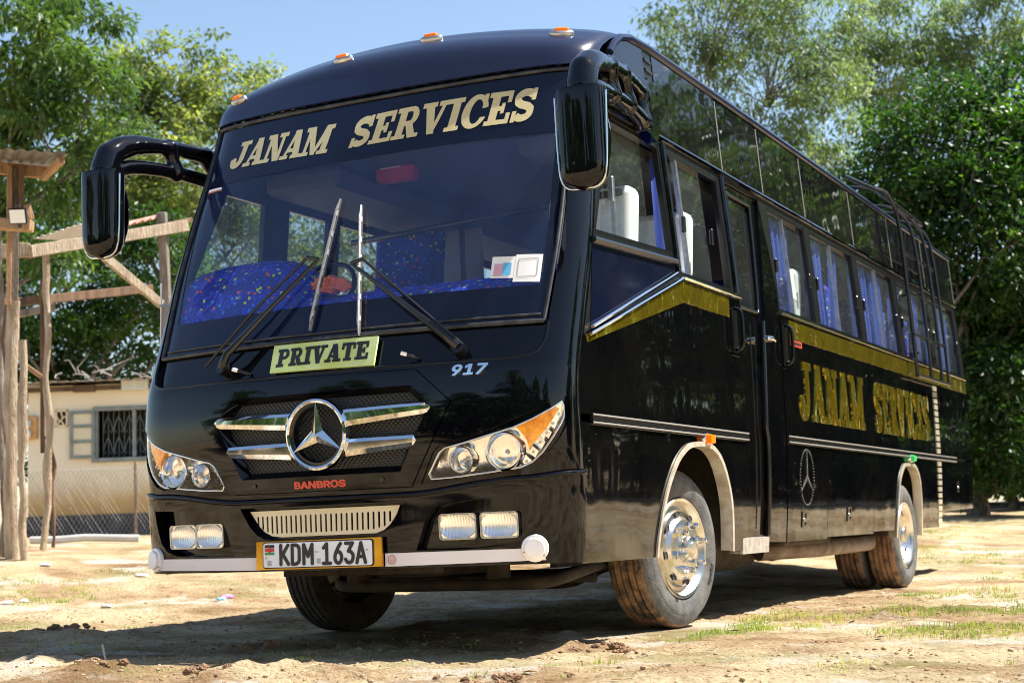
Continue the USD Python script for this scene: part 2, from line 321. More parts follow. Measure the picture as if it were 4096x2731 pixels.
M['lime'] = noisy('lime_sign', (.50, .60, .16), (.55, .68, .32), 7, .5, lo=.4, hi=.6)
M['ink'] = noisy('black_ink', (.010, .010, .010), (.03, .03, .028), 50, .5, stretch=(4, 4, .6), lo=.5, hi=.85)
M['red'] = plain('red_vinyl', (.52, .06, .03), .45)
M['redpl'] = plain('red_plastic', (.45, .02, .04), .4)
M['white'] = noisy('white_plastic', (.74, .70, .70), (.80, .77, .77), 5, .5)
M['bar'] = noisy('white_reflective_strip', (.62, .57, .58), (.68, .63, .63), 3, .45)
M['cream'] = noisy('polished_steel', (.62, .56, .42), (.70, .64, .50), 4, .28, .55)
M['platew'] = plain('plate_white', (.70, .71, .74), .4)
M['flagr'] = plain('flag_red', (.50, .03, .03), .5); M['flagg'] = plain('flag_green', (.03, .25, .08), .5); M['grey'] = plain('grey_print', (.35, .36, .36), .6)
M['amber'] = material('amber_lens', {'p': ('principled_bsdf', {'base_color': (.95, .30, .02), 'roughness': .12, 'subsurface_weight': .0}), 'tr': ('translucent_bsdf', {'color': (1., .38, .03)}), 'm': ('mix_closure', {'fac': .4})}, [('p.BSDF', 'm.closure1'), ('tr.BSDF', 'm.closure2')], 'm.closure')
M['amberd'] = noisy('amber_indicator', (.70, .20, .01), (.98, .40, .03), 22, .12, lo=.36, hi=.6, bump=.004, bscale=60)
M['greenl'] = plain('green_lens', (.05, .65, .15), .2)
M['reflector'] = noisy('lamp_reflector', (.90, .90, .91), (.95, .93, .92), 40, .16, 1., bump=.0012, bscale=30)
M['ribs'] = material('ribbed_lamp_reflector', {'g': ('geometry', {}), 'w': ('wave_texture', {'wave_type': 'bands', 'bands_direction': 'x', 'scale': 22., 'distortion': .6, 'detail': 1.}), 'b': ('bump', {'strength': 1., 'distance': .0012}),
    'p': ('principled_bsdf', {'base_color': (.93, .92, .90), 'metallic': .9, 'roughness': .33})}, [('g.position', 'w.vector'), ('w.fac', 'b.height'), ('b.normal', 'p.normal')], 'p.BSDF')
M['lens'] = glass('clear_lens', (.98, .98, .98), .006, rough=.01)
M['wind'] = glass('windscreen_glass', (.76, .80, .86), .042, (.15, .23, .54))  # dust film on the glass, tinted blue to carry the sky's veil
M['pane'] = glass('window_glass', (.74, .80, .79), .025, (.45, .5, .5))
M['darkpane'] = glass('dark_window_glass', (.16, .19, .19), .02, (.4, .4, .4))
M['strip'] = paint('windscreen_film', (.003, .005, .016), .05, .0004, 3, dust=.05, zlo=1, zhi=3)
M['mesh'] = material('grille_mesh', {'g': ('geometry', {}), 'm': ('mapping', {'scale': (62, 1, 62), 'rotation': (0, .785, 0)}), 'v': ('voronoi_texture', {'scale': 1., 'randomness': 0.}), 'r': ('rgb_ramp', {'ramp': [(.40, (.001, .001, .001)), (.5, (.006, .006, .006))]}),
    'b': ('bump', {'strength': 1., 'distance': .01}), 'p': ('principled_bsdf', {'roughness': .38})}, [('g.position', 'm.vector'), ('m.vector', 'v.vector'), ('v.distance', 'r.fac'), ('r.color', 'p.base_color'), ('v.distance', 'b.height'), ('b.normal', 'p.normal')], 'p.BSDF')
M['tread_far'] = noisy('shaded_tread', (.012, .011, .010), (.05, .036, .025), 11, .92, bump=.012, bscale=45)  # far-side tread: shade under the bus put into a darker colour
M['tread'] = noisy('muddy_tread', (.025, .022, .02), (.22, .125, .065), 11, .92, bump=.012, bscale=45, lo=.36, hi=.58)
M['tyre'] = noisy('dusty_tyre', (.045, .045, .046), (.13, .125, .118), 13, .85, bump=.004, bscale=80, lo=.3, hi=.75)
M['tyred'] = plain('tyre_black', (.03, .03, .031), .7)
def fabric(name, deep):
    d = {'g': ('geometry', {}), 'm': ('mapping', {'scale': (1, 1, 1)}), 'v': ('voronoi_texture', {'scale': 34., 'randomness': .9, 'metric': 'chebychev'}), 'wn': ('white_noise_texture', {}),
         'cr': ('rgb_ramp', {'ramp': [(0, (.02, .06, .7)), (.2, (.02, .05, .6)), (.32, (.05, .22, .8)), (.5, (.8, .12, .02)), (.64, (.03, .08, .7)), (.75, (.6, .75, .03)), (.9, (.03, .3, .8))], 'interpolate': False}),
         'dm': ('math', {'math_type': 'less_than', 'value2': .26}), 'n': ('noise_texture', {'scale': 5., 'detail': 3, 'distortion': 2.2}),
         'br': ('rgb_ramp', {'ramp': [(.42, deep), (.49, deep), (.5, tuple(min(1, 2.2*c) for c in deep)), (.53, tuple(min(1, 2.2*c) for c in deep)), (.54, deep)]}), 'x': ('mix_color', {}), 'p': ('principled_bsdf', {'roughness': .85})}
    return material(name, d, [('g.position', 'm.vector'), ('m.vector', 'v.vector'), ('v.position', 'wn.vector'), ('wn.value', 'cr.fac'), ('v.distance', 'dm.value1'), ('m.vector', 'n.vector'), ('n.fac', 'br.fac'),
                              ('br.color', 'x.a'), ('cr.color', 'x.b'), ('dm.value', 'x.fac'), ('x.result', 'p.base_color')], 'p.BSDF')
M['fabric'] = fabric('blue_moquette', (.012, .026, .32))
M['curtain'] = noisy('blue_curtain', (.02, .055, .34), (.05, .11, .5), 120, .9, lo=.3, hi=.7)
M['cover'] = noisy('white_seat_cover', (.72, .72, .72), (.80, .80, .80), 30, .6)
M['greyseat'] = plain('grey_vinyl', (.30, .30, .31), .5)
M['lining'] = plain('cabin_lining', (.05, .055, .065), .7)
M['floor'] = plain('cabin_floor', (.04, .04, .04), .8)
M['cloth'] = noisy('orange_cloth', (.75, .13, .04), (.85, .20, .07), 30, .9)
M['paper'] = plain('paper', (.80, .80, .80), .6); M['pink'] = plain('pink_print', (.62, .35, .45), .6); M['blueprint'] = plain('blue_print', (.12, .42, .68), .6)

# ------------------------------------------------------------------ the bus
bus = thing('bus', 'black coach with gold JANAM SERVICES lettering and a large chrome star on its grille', 'bus')
def bp(name, mesh, m, smooth=30, label=None, parent=None): return put(parent or bus, name, mesh, m, smooth, label)
HDR = lambda u: 2.70 + .065*(np.abs(u)/1.15)**2
GE = PC([1.3, 1.48, 1.8, 2.1, 2.5, 2.8], [1.085, 1.095, 1.115, 1.132, 1.15, 1.168])      # glass edge u at height v
recess_r = [(.332, 1.300), (.749, 1.302), (.874, 1.303), (1.0, 1.306), (1.05, 1.314), (1.09, 1.335), (1.112, 1.383), (1.115, 1.46)]
edge_r = [(float(GE(v))+.018, v) for v in np.linspace(1.5, 2.74, 14)]
hdr_r = [(u, float(HDR(u))) for u in np.linspace(1.165, 0, 16)]
hole_r = [(0, 1.300)] + recess_r + edge_r + hdr_r
wind_hole = Polygon(hole_r + mir(hole_r)[1:-1]).buffer(0)
HL_OUT = [(.570, .803), (.624, .896), (.652, .916), (.739, .934), (.881, .969), (.973, .991), (1.063, 1.025), (1.153, 1.069), (1.205, 1.1), (1.213, 1.083), (1.216, 1.033), (1.198, 1.002), (1.158, .947), (1.106, .879), (1.055, .835), (1.0, .813), (.872, .8), (.723, .786), (.581, .78)]
HL_SUR = [(.532, .761), (.598, .902), (.63, .929), (.74, .952), (.919, 1.006), (1.065, 1.061), (1.205, 1.118), (1.232, 1.122), (1.245, 1.073), (1.240, 1.023), (1.184, .939), (1.119, .868), (1.061, .818), (.999, .799), (.834, .782)]
HOOD = [(-.492, 1.287), (.520, 1.275), (.692, 1.122), (.488, .754), (-.488, .757), (-.692, 1.122)]
GRL = [(.50, 1.206), (.590, 1.115), (.438, .822), (-.438, .824), (-.585, 1.105), (-.49, 1.206)]
FOG = [(.511, .470), (.554, .597), (.593, .652), (.681, .673), (.868, .693), (1.074, .701), (1.066, .637), (1.036, .545), (.991, .500), (.925, .478), (.757, .468)]
SLOT = [(-.418, .674), (.418, .674), (.402, .636), (.368, .590), (.335, .565), (.295, .553), (-.225, .550), (-.285, .556), (-.330, .575), (-.366, .606)]
SLOTH = [(-.455, .690), (.455, .690), (.43, .636), (.392, .585), (.352, .552), (.31, .537), (-.24, .535), (-.31, .541), (-.355, .563), (-.40, .604)]
P = lambda pts: Polygon(pts).buffer(0)
crease = lambda u: .728 + .05*sm(np.abs(u), .45, 1.0) + .02*sm(np.abs(u), 1.0, 1.25)
us = np.linspace(-UM, UM, 60)
skin = Polygon([(u, crease(u)+.004) for u in us] + [(UM, 3.0), (-UM, 3.0)])
hdrband = Polygon([(-UM, 2.765), *[(u, float(HDR(u))) for u in np.linspace(-1.165, 1.165, 30)], (UM, 2.765), (UM, 3.2), (-UM, 3.2)])
headL, headR = P(HL_SUR), P(mir(HL_SUR))
shell = skin.difference(wind_hole).difference(hdrband).difference(P(HOOD).buffer(.004, join_style='mitre')).difference(headL).difference(headR)
bp('front_panel', patch(shell, front, (.03, .03), 0, .035), M['paint'])
# bumper: a little proud, with sunk lamp recesses and its white strip
bump = Polygon([(u, crease(u)) for u in us] + [(u, .395) for u in us[::-1]])
bump = bump.difference(P(FOG)).difference(P(mir(FOG))).difference(P(SLOTH))
def bumpoff(p):
    return .014*sm(crease(p[:, 0]) - p[:, 1], -.002, .03) - .0
bumper = bp('bumper', patch(bump, front, (.03, .012), .0, .045, offfn=bumpoff), M['paint'])
bp('bumper_lip', ring(front, [(u, crease(u)-.012) for u in us], .012, .006, closed=False), M['paint'], True, parent=bumper)
hood = bp('hood_panel', patch(P(HOOD).difference(P(GRL)), front, .03, .004, .045), M['paint'])
for u, v in ((-.36, .792), (.345, .792)): bp('bolt_head', tube(on(front, [(u, v), (u, v)], [.002, .010]), .011, 12), M['matt'], parent=hood)
grille = bp('grille_mesh', patch(P(GRL).buffer(.01), front, .05, -.045, 0, rim=False), M['mesh'])
# the bevelled frame round the mesh
gi = affinity.scale(P(GRL), .955, .88, origin=(0, 1.02))
o1, o2 = np.asarray(P(GRL).exterior.coords), np.asarray(gi.exterior.coords)
fr = []
for k in range(len(o1)-1):
    a = np.linspace(0, 1, 12)[:, None]; A = on(front, o1[k]*(1-a)+o1[k+1]*a, .003); B_ = on(front, o2[k]*(1-a)+o2[k+1]*a, -.040)
    V = np.vstack([A, B_]); i = np.arange(11); fr.append(trimesh.Trimesh(V, np.vstack([np.stack([i, i+1, i+13], 1), np.stack([i, i+13, i+12], 1)]), process=False))
bp('grille_frame', fr, M['paint'], 20, parent=grille)
def bar(pts, proud, name='grille_bar'):
    """a chrome bar of three long facets; pts: top left, top right, tip, bottom right, bottom left, heel"""
    tl, tr, tip, br, bl, heel = [np.array(q) for q in pts]
    a = np.linspace(0, 1, 10)[:, None]; L = []
    L.append(on(front, tl*(1-a)+tr*a, .0)); h = (bl-tl)
    L.append(on(front, (tl+h*.20)*(1-a)+(tr+(br-tr)*.28)*a, proud)); L.append(on(front, (tl+h*.70)*(1-a)+(tr+(br-tr)*.62)*a, proud)); L.append(on(front, bl*(1-a)+br*a, .002))
    ms = []
    for A, B_ in zip(L[:-1], L[1:]):
        i = np.arange(9); ms.append(trimesh.Trimesh(np.vstack([A, B_]), np.vstack([np.stack([i, i+1, i+11], 1), np.stack([i, i+11, i+10], 1)]), process=False))
    for k in (0, -1): ms.append(trimesh.convex.convex_hull(np.vstack([[l[k] for l in L], on(front, [tip if k else heel], 0.005)])))
    return bp(name, ms, M['chrome'], 20)
BU = [(.160, 1.117), (.573, 1.126), (.598, 1.103), (.581, 1.076), (.190, 1.042), (.165, 1.075)]
BL = [(.175, .982), (.512, .982), (.522, .958), (.504, .931), (.165, .904), (.158, .94)]
for b_ in (BU, BL):
    bar(b_, .013); bar([(-u+.03*(u < .3), v) for u, v in b_], .013)
# star emblem
c0, n0 = front(np.array(.024), np.array(1.012), .012, True); ex = np.array([1., 0, 0]); ez = np.cross(ex, n0); ez /= np.linalg.norm(ez); ez = -ez if ez[2] < 0 else ez; F0 = [ex, ez, n0]
emb = bp('star_emblem', at(lathe([(.146, -.02), (.142, .0), (.146, .013), (.155, .018), (.164, .013), (.168, -.01), (.160, -.03), (.150, -.03)], 72), c0, F0), M['chrome'], 40)
st = []
for k in range(3):
    t = math.pi/2 + k*2*math.pi/3; d = np.array([math.cos(t), math.sin(t), 0]); s = np.array([-d[1], d[0], 0])
    tp, ce = d*.152, np.array([0, 0, .020]); rt, lf = (d*.5*.036-s*.036*.866)*1., (d*.5*.036+s*.036*.866)*1.
    V = np.array([ce, tp+[0, 0, .004], rt, lf, ce*0-[0, 0, .004]]); st.append(trimesh.Trimesh(V, [[0, 2, 1], [0, 1, 3], [2, 4, 1], [1, 4, 3]], process=False))
bp('star', at(trimesh.util.concatenate(st), c0+n0*.001, F0), M['chrome'], False, parent=emb)
bp('emblem_mount', at(lathe([(.148, -.05), (.144, .0), (.13, .002), (.125, -.035)], 48), c0, F0), M['plastic'], 40, parent=emb)
g, w = fontpoly('BANBROS', 5); bp('maker_lettering', patch(fit(g, w, -.125, .158, .768, .802), front, .05, .0075, .002), M['red'])
g, w = fontpoly('917', 4); bp('model_number', patch(fit(g, w, .692, .868, 1.233, 1.282, .25), front, .05, .012, .012), M['chrome'])

# headlights: a chrome tub behind a clear lens
for sg, HO, HS in ((1, HL_OUT, HL_SUR), (-1, mir(HL_OUT), mir(HL_SUR))):
    bp('headlight_surround', patch(P(HS).difference(P(HO)), front, .03, -.010, .03), M['paint'])
    f2 = (lambda u, v, off=0., nrm=False: front(u, v, off, nrm))
    v_, f_, _ = patch(P(HO), front, .016, -.045, 0, rim=False, offfn=lambda p: -.050 + .24*(p[:, 1]-.78) + .008*np.abs(((np.abs(p[:, 0])*9) % 1)*2-1))
    tub = bp('headlight', trimesh.Trimesh(v_, f_), M['reflector'], 15)
    bp('bezel', ring(front, HO, .0055, -.012, 6), M['chrome'], True, parent=tub)
    for (u, v, r, dp) in ((.925, .888, .086, .085), (.727, .857, .060, .06)):
        c, n = front(np.array(sg*u), np.array(v), -.03, True); nn = np.array([n[0]*.35, -1, .05]); nn /= np.linalg.norm(nn)
        e1 = np.cross([0, 0, 1], nn); e1 /= np.linalg.norm(e1); Fm = [e1, np.cross(nn, e1), nn]
        bp('lamp_ring', at(lathe([(r*.80, -.02), (r*.84, .012), (r*.93, .020), (r*1.02, .012), (r*1.06, -.03)], 40), c, Fm), M['chrome'], 40, parent=tub)
        bp('lamp_bowl', at(lathe([(0, -dp), (r*.3, -dp*.95), (r*.6, -dp*.72), (r*.84, -.01)], 24), c, Fm), M['reflector'], 25, parent=tub)
        bp('bulb', at(lathe([(.016, -dp), (.016, -dp*.7), (.010, -dp*.6), (.009, -dp*.35), (0, -dp*.3)], 14), c, Fm), M['alu'], 40, parent=tub)
    mm = (lambda q: q) if sg > 0 else mir
    bp('turn_signal', patch(P(mm([(.985, .992), (1.063, 1.022), (1.203, 1.094), (1.206, 1.077), (1.131, .986), (1.043, .895), (1.030, .937), (1.010, .966)])), front, .02, -.022, .02), M['amberd'], parent=tub)
    for k in range(6):
        a = k/5; u, v = 1.030+.170*a, .838+.205*a; w_ = .024
        bp('led_cell', patch(P(mm([(u-w_, v-.004), (u+.004, v-.026), (u+.022, v+.002), (u-.008, v+.028)])), front, .02, -.030, .015), M['reflector'], parent=tub)
        bp('led', tube(on(front, [(sg*(u-.004), v), (sg*(u-.004), v)], [-.030, -.022]), .007, 10), M['alu'], parent=tub)
    bp('lens', patch(P(HO), front, .02, -.006, .004, rim=False), M['lens'], parent=tub)

# fog lamps in their recesses
for sg, FG in ((1, FOG), (-1, mir(FOG))):
    bp('lamp_recess', patch(P(FG).buffer(.012), front, .04, -.046, 0, rim=False), M['paint'])
    for cx in (.700, .897):
        u = sg*cx; wd, ht = (.172, .108); vz = .568
        c, n = front(np.array(u), np.array(vz), -.018, True); nn = n*np.array([.6, 1, 1]); nn /= np.linalg.norm(nn); e1 = np.cross([0, 0, 1], nn); e1 /= np.linalg.norm(e1); fn = plane(c, e1, np.cross(nn, e1))
        rr = sbox(-wd/2, -ht/2, wd/2, ht/2).buffer(-.014).buffer(.014, 6)
        fl = bp('fog_lamp', patch(rr.buffer(.004).difference(rr.buffer(-.003)), fn, .05, .004, .03), M['alu'])
        bp('lamp_reflector', [at(lathe([(0, -.021), (.25, -.020), (.55, -.015), (.8, -.008), (1.0, .002)], 32), (0, 0, 0)).apply_scale((wd/2*1.02, ht/2*1.1, 1)).apply_transform(np.vstack([np.column_stack([e1, np.cross(nn, e1), nn, c]), [0, 0, 0, 1]]))], M['ribs'], 40, parent=fl)
        bp('lens', patch(rr, fn, .03, .004, 0, rim=False), M['lens'], parent=fl)
        bp('lamp_box', patch(rr.buffer(.016), fn, .1, -.058, 0, rim=False), M['ribs'], parent=fl)
        bp('lamp_rim', patch(rr.buffer(.004).difference(El(0, 0, wd/2*.97, ht/2*1.0)), fn, .03, -.004, 0, rim=False), M['reflector'], parent=fl)
# slotted plate
sl = []
for k in range(27):
    u = -.370 + k*.0288*.985; hi = .645
    lo = np.interp(u, [-.375, -.33, -.28, 0, .28, .34, .375], [.612, .585, .572, .572, .575, .588, .612])
    sl.append(LineString([(u, lo), (u, hi)]).buffer(.0052, 4))
sp = bp('slotted_plate', patch(P(SLOT).difference(union_all(sl)), front, .06, -.016, .004), M['cream'])
bp('slot_backing', patch(P(SLOTH).buffer(.01), front, .08, -.038, 0, rim=False), M['plastic'], parent=sp)
# white strip, end discs
for q in ([(.357, .462), (1.09, .464), (1.115, .412), (.357, .404)], [(-1.165, .412), (-1.12, .466), (-.350, .460), (-.350, .402)]):
    bp('bumper_strip', patch(P(q), front, .04, .022, .02), M['bar'])
bp('stamp', patch(Point(.392, .434).buffer(.021).difference(Point(.392, .434).buffer(.017)).union(Point(.392, .434).buffer(.012).difference(Point(.392, .434).buffer(.010))).union(union_all([sbox(.384, .431+.005*k, .400, .4325+.005*k) for k in (-1, 0, 1)])), front, .02, .0235, 0, rim=False), plain('stamp_red', (.45, .16, .15), .6))
for u in (1.067, -1.085):
    c, n = front(np.array(u), np.array(.464), .024, True); nn = n*np.array([.9, 1, .3]); nn /= np.linalg.norm(nn); e1 = np.cross([0, 0, 1], nn); e1 /= np.linalg.norm(e1)
    dk = bp('reflector_disc', at(lathe([(0, .026), (.038, .025), (.044, .021), (.045, .008), (.057, .006), (.060, .0), (.060, -.02)], 40), c, [e1, np.cross(nn, e1), nn]), M['white'], 40)
    for a in (200, 320): bp('screw', at(lathe([(0, .011), (.004, .010), (.005, .006)], 10), c+(e1*math.cos(math.radians(a))+np.cross(nn, e1)*math.sin(math.radians(a)))*.051, [e1, np.cross(nn, e1), nn]), M['alu'], parent=dk)
# number plate on a gold board
c, n = front(np.array(.008), np.array(.47), .028, True); fnp = plane((c[0], c[1]-.004, c[2]), (1, 0, 0), (0, 0, 1))
npl = bp('number_plate', patch(Polygon([(-.342, -.066), (.342, -.064), (.340, .066), (-.340, .063)]), fnp, .1, 0, .012), M['goldplate'])
rr = lambda a, b, r: sbox(-a/2, -b/2, a/2, b/2).buffer(-r).buffer(r, 6)
bp('plate_border', patch(affinity.translate(rr(.600, .121, .014), -.001, 0), fnp, .1, .005, .005), M['ink'], parent=npl)
bp('plate_face', patch(affinity.translate(rr(.590, .111, .012), -.001, 0), fnp, .1, .0075, .0025), M['platew'], parent=npl)
g1, w1 = word('KDM', plateglyph, .12); g2, w2 = word('163A', plateglyph, .12)
bp('plate_lettering', patch(union_all([fit(g1, w1, -.205, -.018, -.042, .044), fit(g2, w2, .030, .262, -.043, .044)]), fnp, .1, .010, .0025), M['ink'], parent=npl)
for nm, y0, y1, mt in (('flag_stripe', .034, .048, 'ink'), ('flag_stripe', .017, .031, 'flagr'), ('flag_stripe', .002, .014, 'flagg')):
    bp(nm, patch(sbox(-.287, y0, -.235, y1), fnp, .1, .0095, .002), M[mt], parent=npl)
bp('flag_shield', patch(El(-.261, .024, .005, .017), fnp, .1, .0115, .002), M['flagr'], parent=npl)
bp('plate_marks', patch(union_all([sbox(-.273, -.047, -.252, -.024), sbox(.0, -.043, .019, -.020)]), fnp, .1, .0095, .002), M['grey'], parent=npl)
for u, v in ((-.28, -.012), (.0, .010), (.270, .012)): bp('screw', tube(on(fnp, [(u, v), (u, v)], [.004, .012]), .0045, 10), M['alu'], parent=npl)

# PRIVATE sign
PV = [(-.272, 1.453), (.305, 1.450), (.306, 1.312), (-.268, 1.320)]
pv = bp('private_sign', patch(P(PV), front, .06, .004, .012), M['lime'])
g, w = word('PRIVATE', slab, .07); bp('sign_lettering', patch(fit(g.buffer(.02), w, -.235, .270, 1.345, 1.428), front, .06, .0065, .0025), M['ink'], parent=pv)

# windscreen
gl_r = [(float(GE(v)), v) for v in np.linspace(1.478, 2.72, 14)]
gl = [(u, 1.472) for u in np.linspace(0, 1.09, 12)] + gl_r + [(u, float(HDR(u))-.012) for u in np.linspace(1.155, 0, 16)]
glassp = Polygon(gl + mir(gl)[1:-1]).buffer(0)
ws = bp('windscreen', patch(glassp, front, (.04, .04), -.022, 0, rim=False), M['wind'])
bp('seal', ring(front, list(glassp.exterior.coords)[:-1], .011, -.014, 8), M['rubber'], True, parent=ws)
bp('scuttle_panel', patch(wind_hole.intersection(sbox(-2, 1.2, 2, 1.475)).buffer(.006), front, .04, -.026, 0, rim=False), M['paint'])
bp('panel_moulding', ring(front, mir(recess_r) + [(0, 1.3)] + recess_r, .009, -.006, 8, closed=False), M['paint'], True)
bp('sun_strip', patch(glassp.buffer(-.010).intersection(Polygon([(-1.3, 2.42), (0, 2.402), (1.3, 2.425), (1.3, 3), (-1.3, 3)])), front, .04, -.0195, 0, rim=False), M['strip'], parent=ws)
fritp = glassp.buffer(-.010).difference(Polygon([(-1.028, 1.648), (1.060, 1.648), (1.072, 2.15), (1.085, 2.50), (-1.13, 2.5), (-1.115, 2.3), (-1.045, 1.80)])).intersection(sbox(-2, 1.4, 2, 2.415))
bp('dark_border', patch(fritp, front, .04, -.0195, 0, rim=False), M['strip'], parent=ws)
bp('lower_seam', ring(front, [(-1.06, 1.505), (0, 1.502), (1.075, 1.505)], .006, -.016, 6, closed=False), M['rubber'], True, parent=ws)
g, w = word('JANAM', slab, .02); g2, w2 = word('SERVICES', slab, .02)
def arch_fit(g, w, u0, u1, va, vb, h0, h1, sh):
    q = fit(g, w, u0, u1, 0, 1, 0); q = fit(g, w, 0, 1, 0, 1)
    return shapely.transform(shapely.segmentize(q, .05), lambda p: np.stack([u0+(u1-u0)*p[:, 0] + sh*p[:, 1], va+(vb-va)*p[:, 0] + (h0+(h1-h0)*p[:, 0])*p[:, 1]], 1))
for word_, a_ in (('JANAM', (-.945, -.215, 2.494, 2.466, .134, .138, .03)), ('SERVICES', (-.078, .948, 2.468, 2.490, .141, .161, .03))):
    x_ = 0; it = []
    for c_ in word_:
        q, w = slab(c_); it.append((affinity.translate(q.buffer(.012), x_, 0), c_)); x_ += w + .02
    for q, c_ in it:
        q = affinity.scale(q, 1/(x_-.02), 1, origin=(0, 0)); u0, u1, va, vb, h0, h1, sh = a_
        q = shapely.transform(shapely.segmentize(q, .05), lambda p: np.stack([u0+(u1-u0)*p[:, 0] + sh*p[:, 1], va+(vb-va)*p[:, 0] + (h0+(h1-h0)*p[:, 0])*p[:, 1]], 1))
        bp('windscreen_letter', patch(q, front, .06, -.016, 0, rim=False), M['letter'], parent=ws, label=f'cream letter {c_}')
bp('sticker', patch(P([(-1.085, 2.382), (-1.09, 2.404), (-.960, 2.399), (-.957, 2.381)]), front, .05, -.017, 0, rim=False), M['paper'], parent=ws, label='small white sticker with a red edge')
bp('sticker_print', patch(P([(-1.083, 2.382), (-1.084, 2.388), (-.959, 2.387), (-.957, 2.381)]), front, .05, -.0155, 0, rim=False), M['red'], parent=ws)
bp('permit_sticker', patch(P([(.812, 1.798), (.925, 1.793), (.922, 1.687), (.812, 1.694)]), front, .05, -.017, 0, rim=False), M['paper'], parent=ws, label='printed permit sticker in pink and blue')
bp('sticker_print', patch(P([(.826, 1.762), (.866, 1.760), (.866, 1.702), (.826, 1.702)]), front, .05, -.0155, 0, rim=False), M['pink'], parent=ws)
bp('sticker_print', patch(P([(.868, 1.764), (.908, 1.762), (.907, 1.702), (.868, 1.702)]), front, .05, -.0155, 0, rim=False), M['blueprint'], parent=ws)
bp('permit_sticker', patch(P([(.926, 1.801), (1.054, 1.793), (1.052, 1.660), (.922, 1.669)]), front, .05, -.0165, 0, rim=False), M['paper'], parent=ws, label='plain white permit sticker')
rrp = sbox(.938, 1.688, 1.036, 1.778); bp('sticker_print', patch(rrp.buffer(-.01).buffer(.01).difference(rrp.buffer(-.012).buffer(.008)), front, .05, -.0155, 0, rim=False), M['grey'], parent=ws)
# wipers
def wiper(pivot, head, top, bot, p2, h2):
    f = lambda q, o: on(front, [q], o)[0]
    a = np.array([f(pivot, .03), f((pivot[0]*.9+head[0]*.1, pivot[1]*.9+head[1]*.1), .06), f((np.array(pivot)*.5+np.array(head)*.5), .05), f(head, .032)])
    wp = bp('wiper', tube(a, [.022, .019, .013, .009], 8), M['plastic'], 40)
    bp('pivot', tube([f(pivot, -.03), f(pivot, .035)], .032, 16), M['plastic'], 40, parent=wp)
    bp('link', tube([f(p2, .03), f((np.array(p2)+h2)/2, .045), f(h2, .035)], .0075, 8), M['plastic'], 40, parent=wp)
    bp('bracket', tube([f(h2, .034), f(head, .034)], .010, 8), M['plastic'], parent=wp)
    top, bot = np.array(top), np.array(bot)
    L = [top*(1-t)+bot*t for t in np.linspace(0, 1, 12)]
    bp('blade', tube(on(front, L, -.006), [.006]*12, 4), M['tyred'], parent=wp)
    bp('blade_frame', tube(on(front, L, [.004]+[.012]*10+[.004]), [.003]+[.0075]*10+[.003], 6), M['wiper'], parent=wp)
    for t in (.12, .28, .42, .58, .72, .88):
        q = top*(1-t)+bot*t; bp('blade_claw', tube(on(front, [q-.014*(bot-top)/np.linalg.norm(bot-top), q+.014*(bot-top)/np.linalg.norm(bot-top)], .008), .011, 6), M['wiper'], parent=wp)
wiper((-.560, 1.362), (-.085, 1.856), (-.044, 2.182), (-.082, 1.512), (-.675, 1.377), (-.150, 1.872))
wiper((.720, 1.356), (.112, 1.812), (.088, 2.13), (.200, 1.462), (.745, 1.362), (.168, 1.828))
for u in (-.440, .490):
    nz = bp('washer_nozzle', tube(on(front, [(u+.03, 1.334), (u, 1.337), (u-.03, 1.341)], [-.02, .02, .035]), .008, 10), M['plastic']); bp('nozzle_tip', tube(on(front, [(u-.012, 1.338), (u-.036, 1.342)], [.026, .038]), .0095, 10), M['white'], parent=nz)
# brow, marker lamps, roof
brow = bp('roof_front', patch(Polygon([(u, float(HDR(u))+.004) for u in np.linspace(-UM, UM, 50)] + [(UM, 3.75), (-UM, 3.75)]), front, (.03, .025), .006, .02), M['brow'])
for u, v in ((-.995, 2.89), (-.244, 2.945), (.269, 3.034), (1.035, 3.005)):
    c, n = front(np.array(u), np.array(v), .009, True); e1 = np.cross([0, 0, 1], n); e1 /= np.linalg.norm(e1); Fm = [e1, np.cross(n, e1), n]
    mk = bp('marker_lamp', at(lathe([(0, .018), (.72, .018), (.9, .014), (1., .006), (1, -.010)], 28).apply_scale((.062, .030, 1)), c, Fm), M['alu'], 40)
    d = trimesh.convex.convex_hull(np.array([(sx*x, sy*y, z) for sx in (-1, 1) for sy in (-1, 1) for x, y, z in ((.040, .013, .016), (.030, .018, .016), (.026, .009, .030), (.033, .006, .027))]))
    bp('amber_lens', at(d, c, Fm), M['amber'], False, parent=mk)
# roof sheet
uu = np.linspace(-UM+1e-4, UM-1e-4, 60); ys = np.r_[np.linspace(0, 1, 40)]
A0 = front(uu, np.full(60, 3.75), .006); rows = []
for t in ys:
    y = A0[:, 1]*(1-t) + 8.85*t; z = A0[:, 2] - .03*t - 0*y; rows.append(np.stack([A0[:, 0], y, z], 1))
for t, dz in ((8.93, .02), (8.975, .06), (9.0, .13)): rows.append(np.stack([A0[:, 0]*.995, np.full(60, t), A0[:, 2]-.03-dz], 1))
V = np.vstack(rows); i = np.arange(len(rows)-1)[:, None]*60; j = np.arange(59)[None]; q = np.stack([i+j, i+j+1, i+61+j, i+60+j], -1).reshape(-1, 4)
bp('roof', trimesh.Trimesh(V, np.vstack([q[:, [0, 1, 2]], q[:, [0, 2, 3]]]), process=False), M['brow'], True)
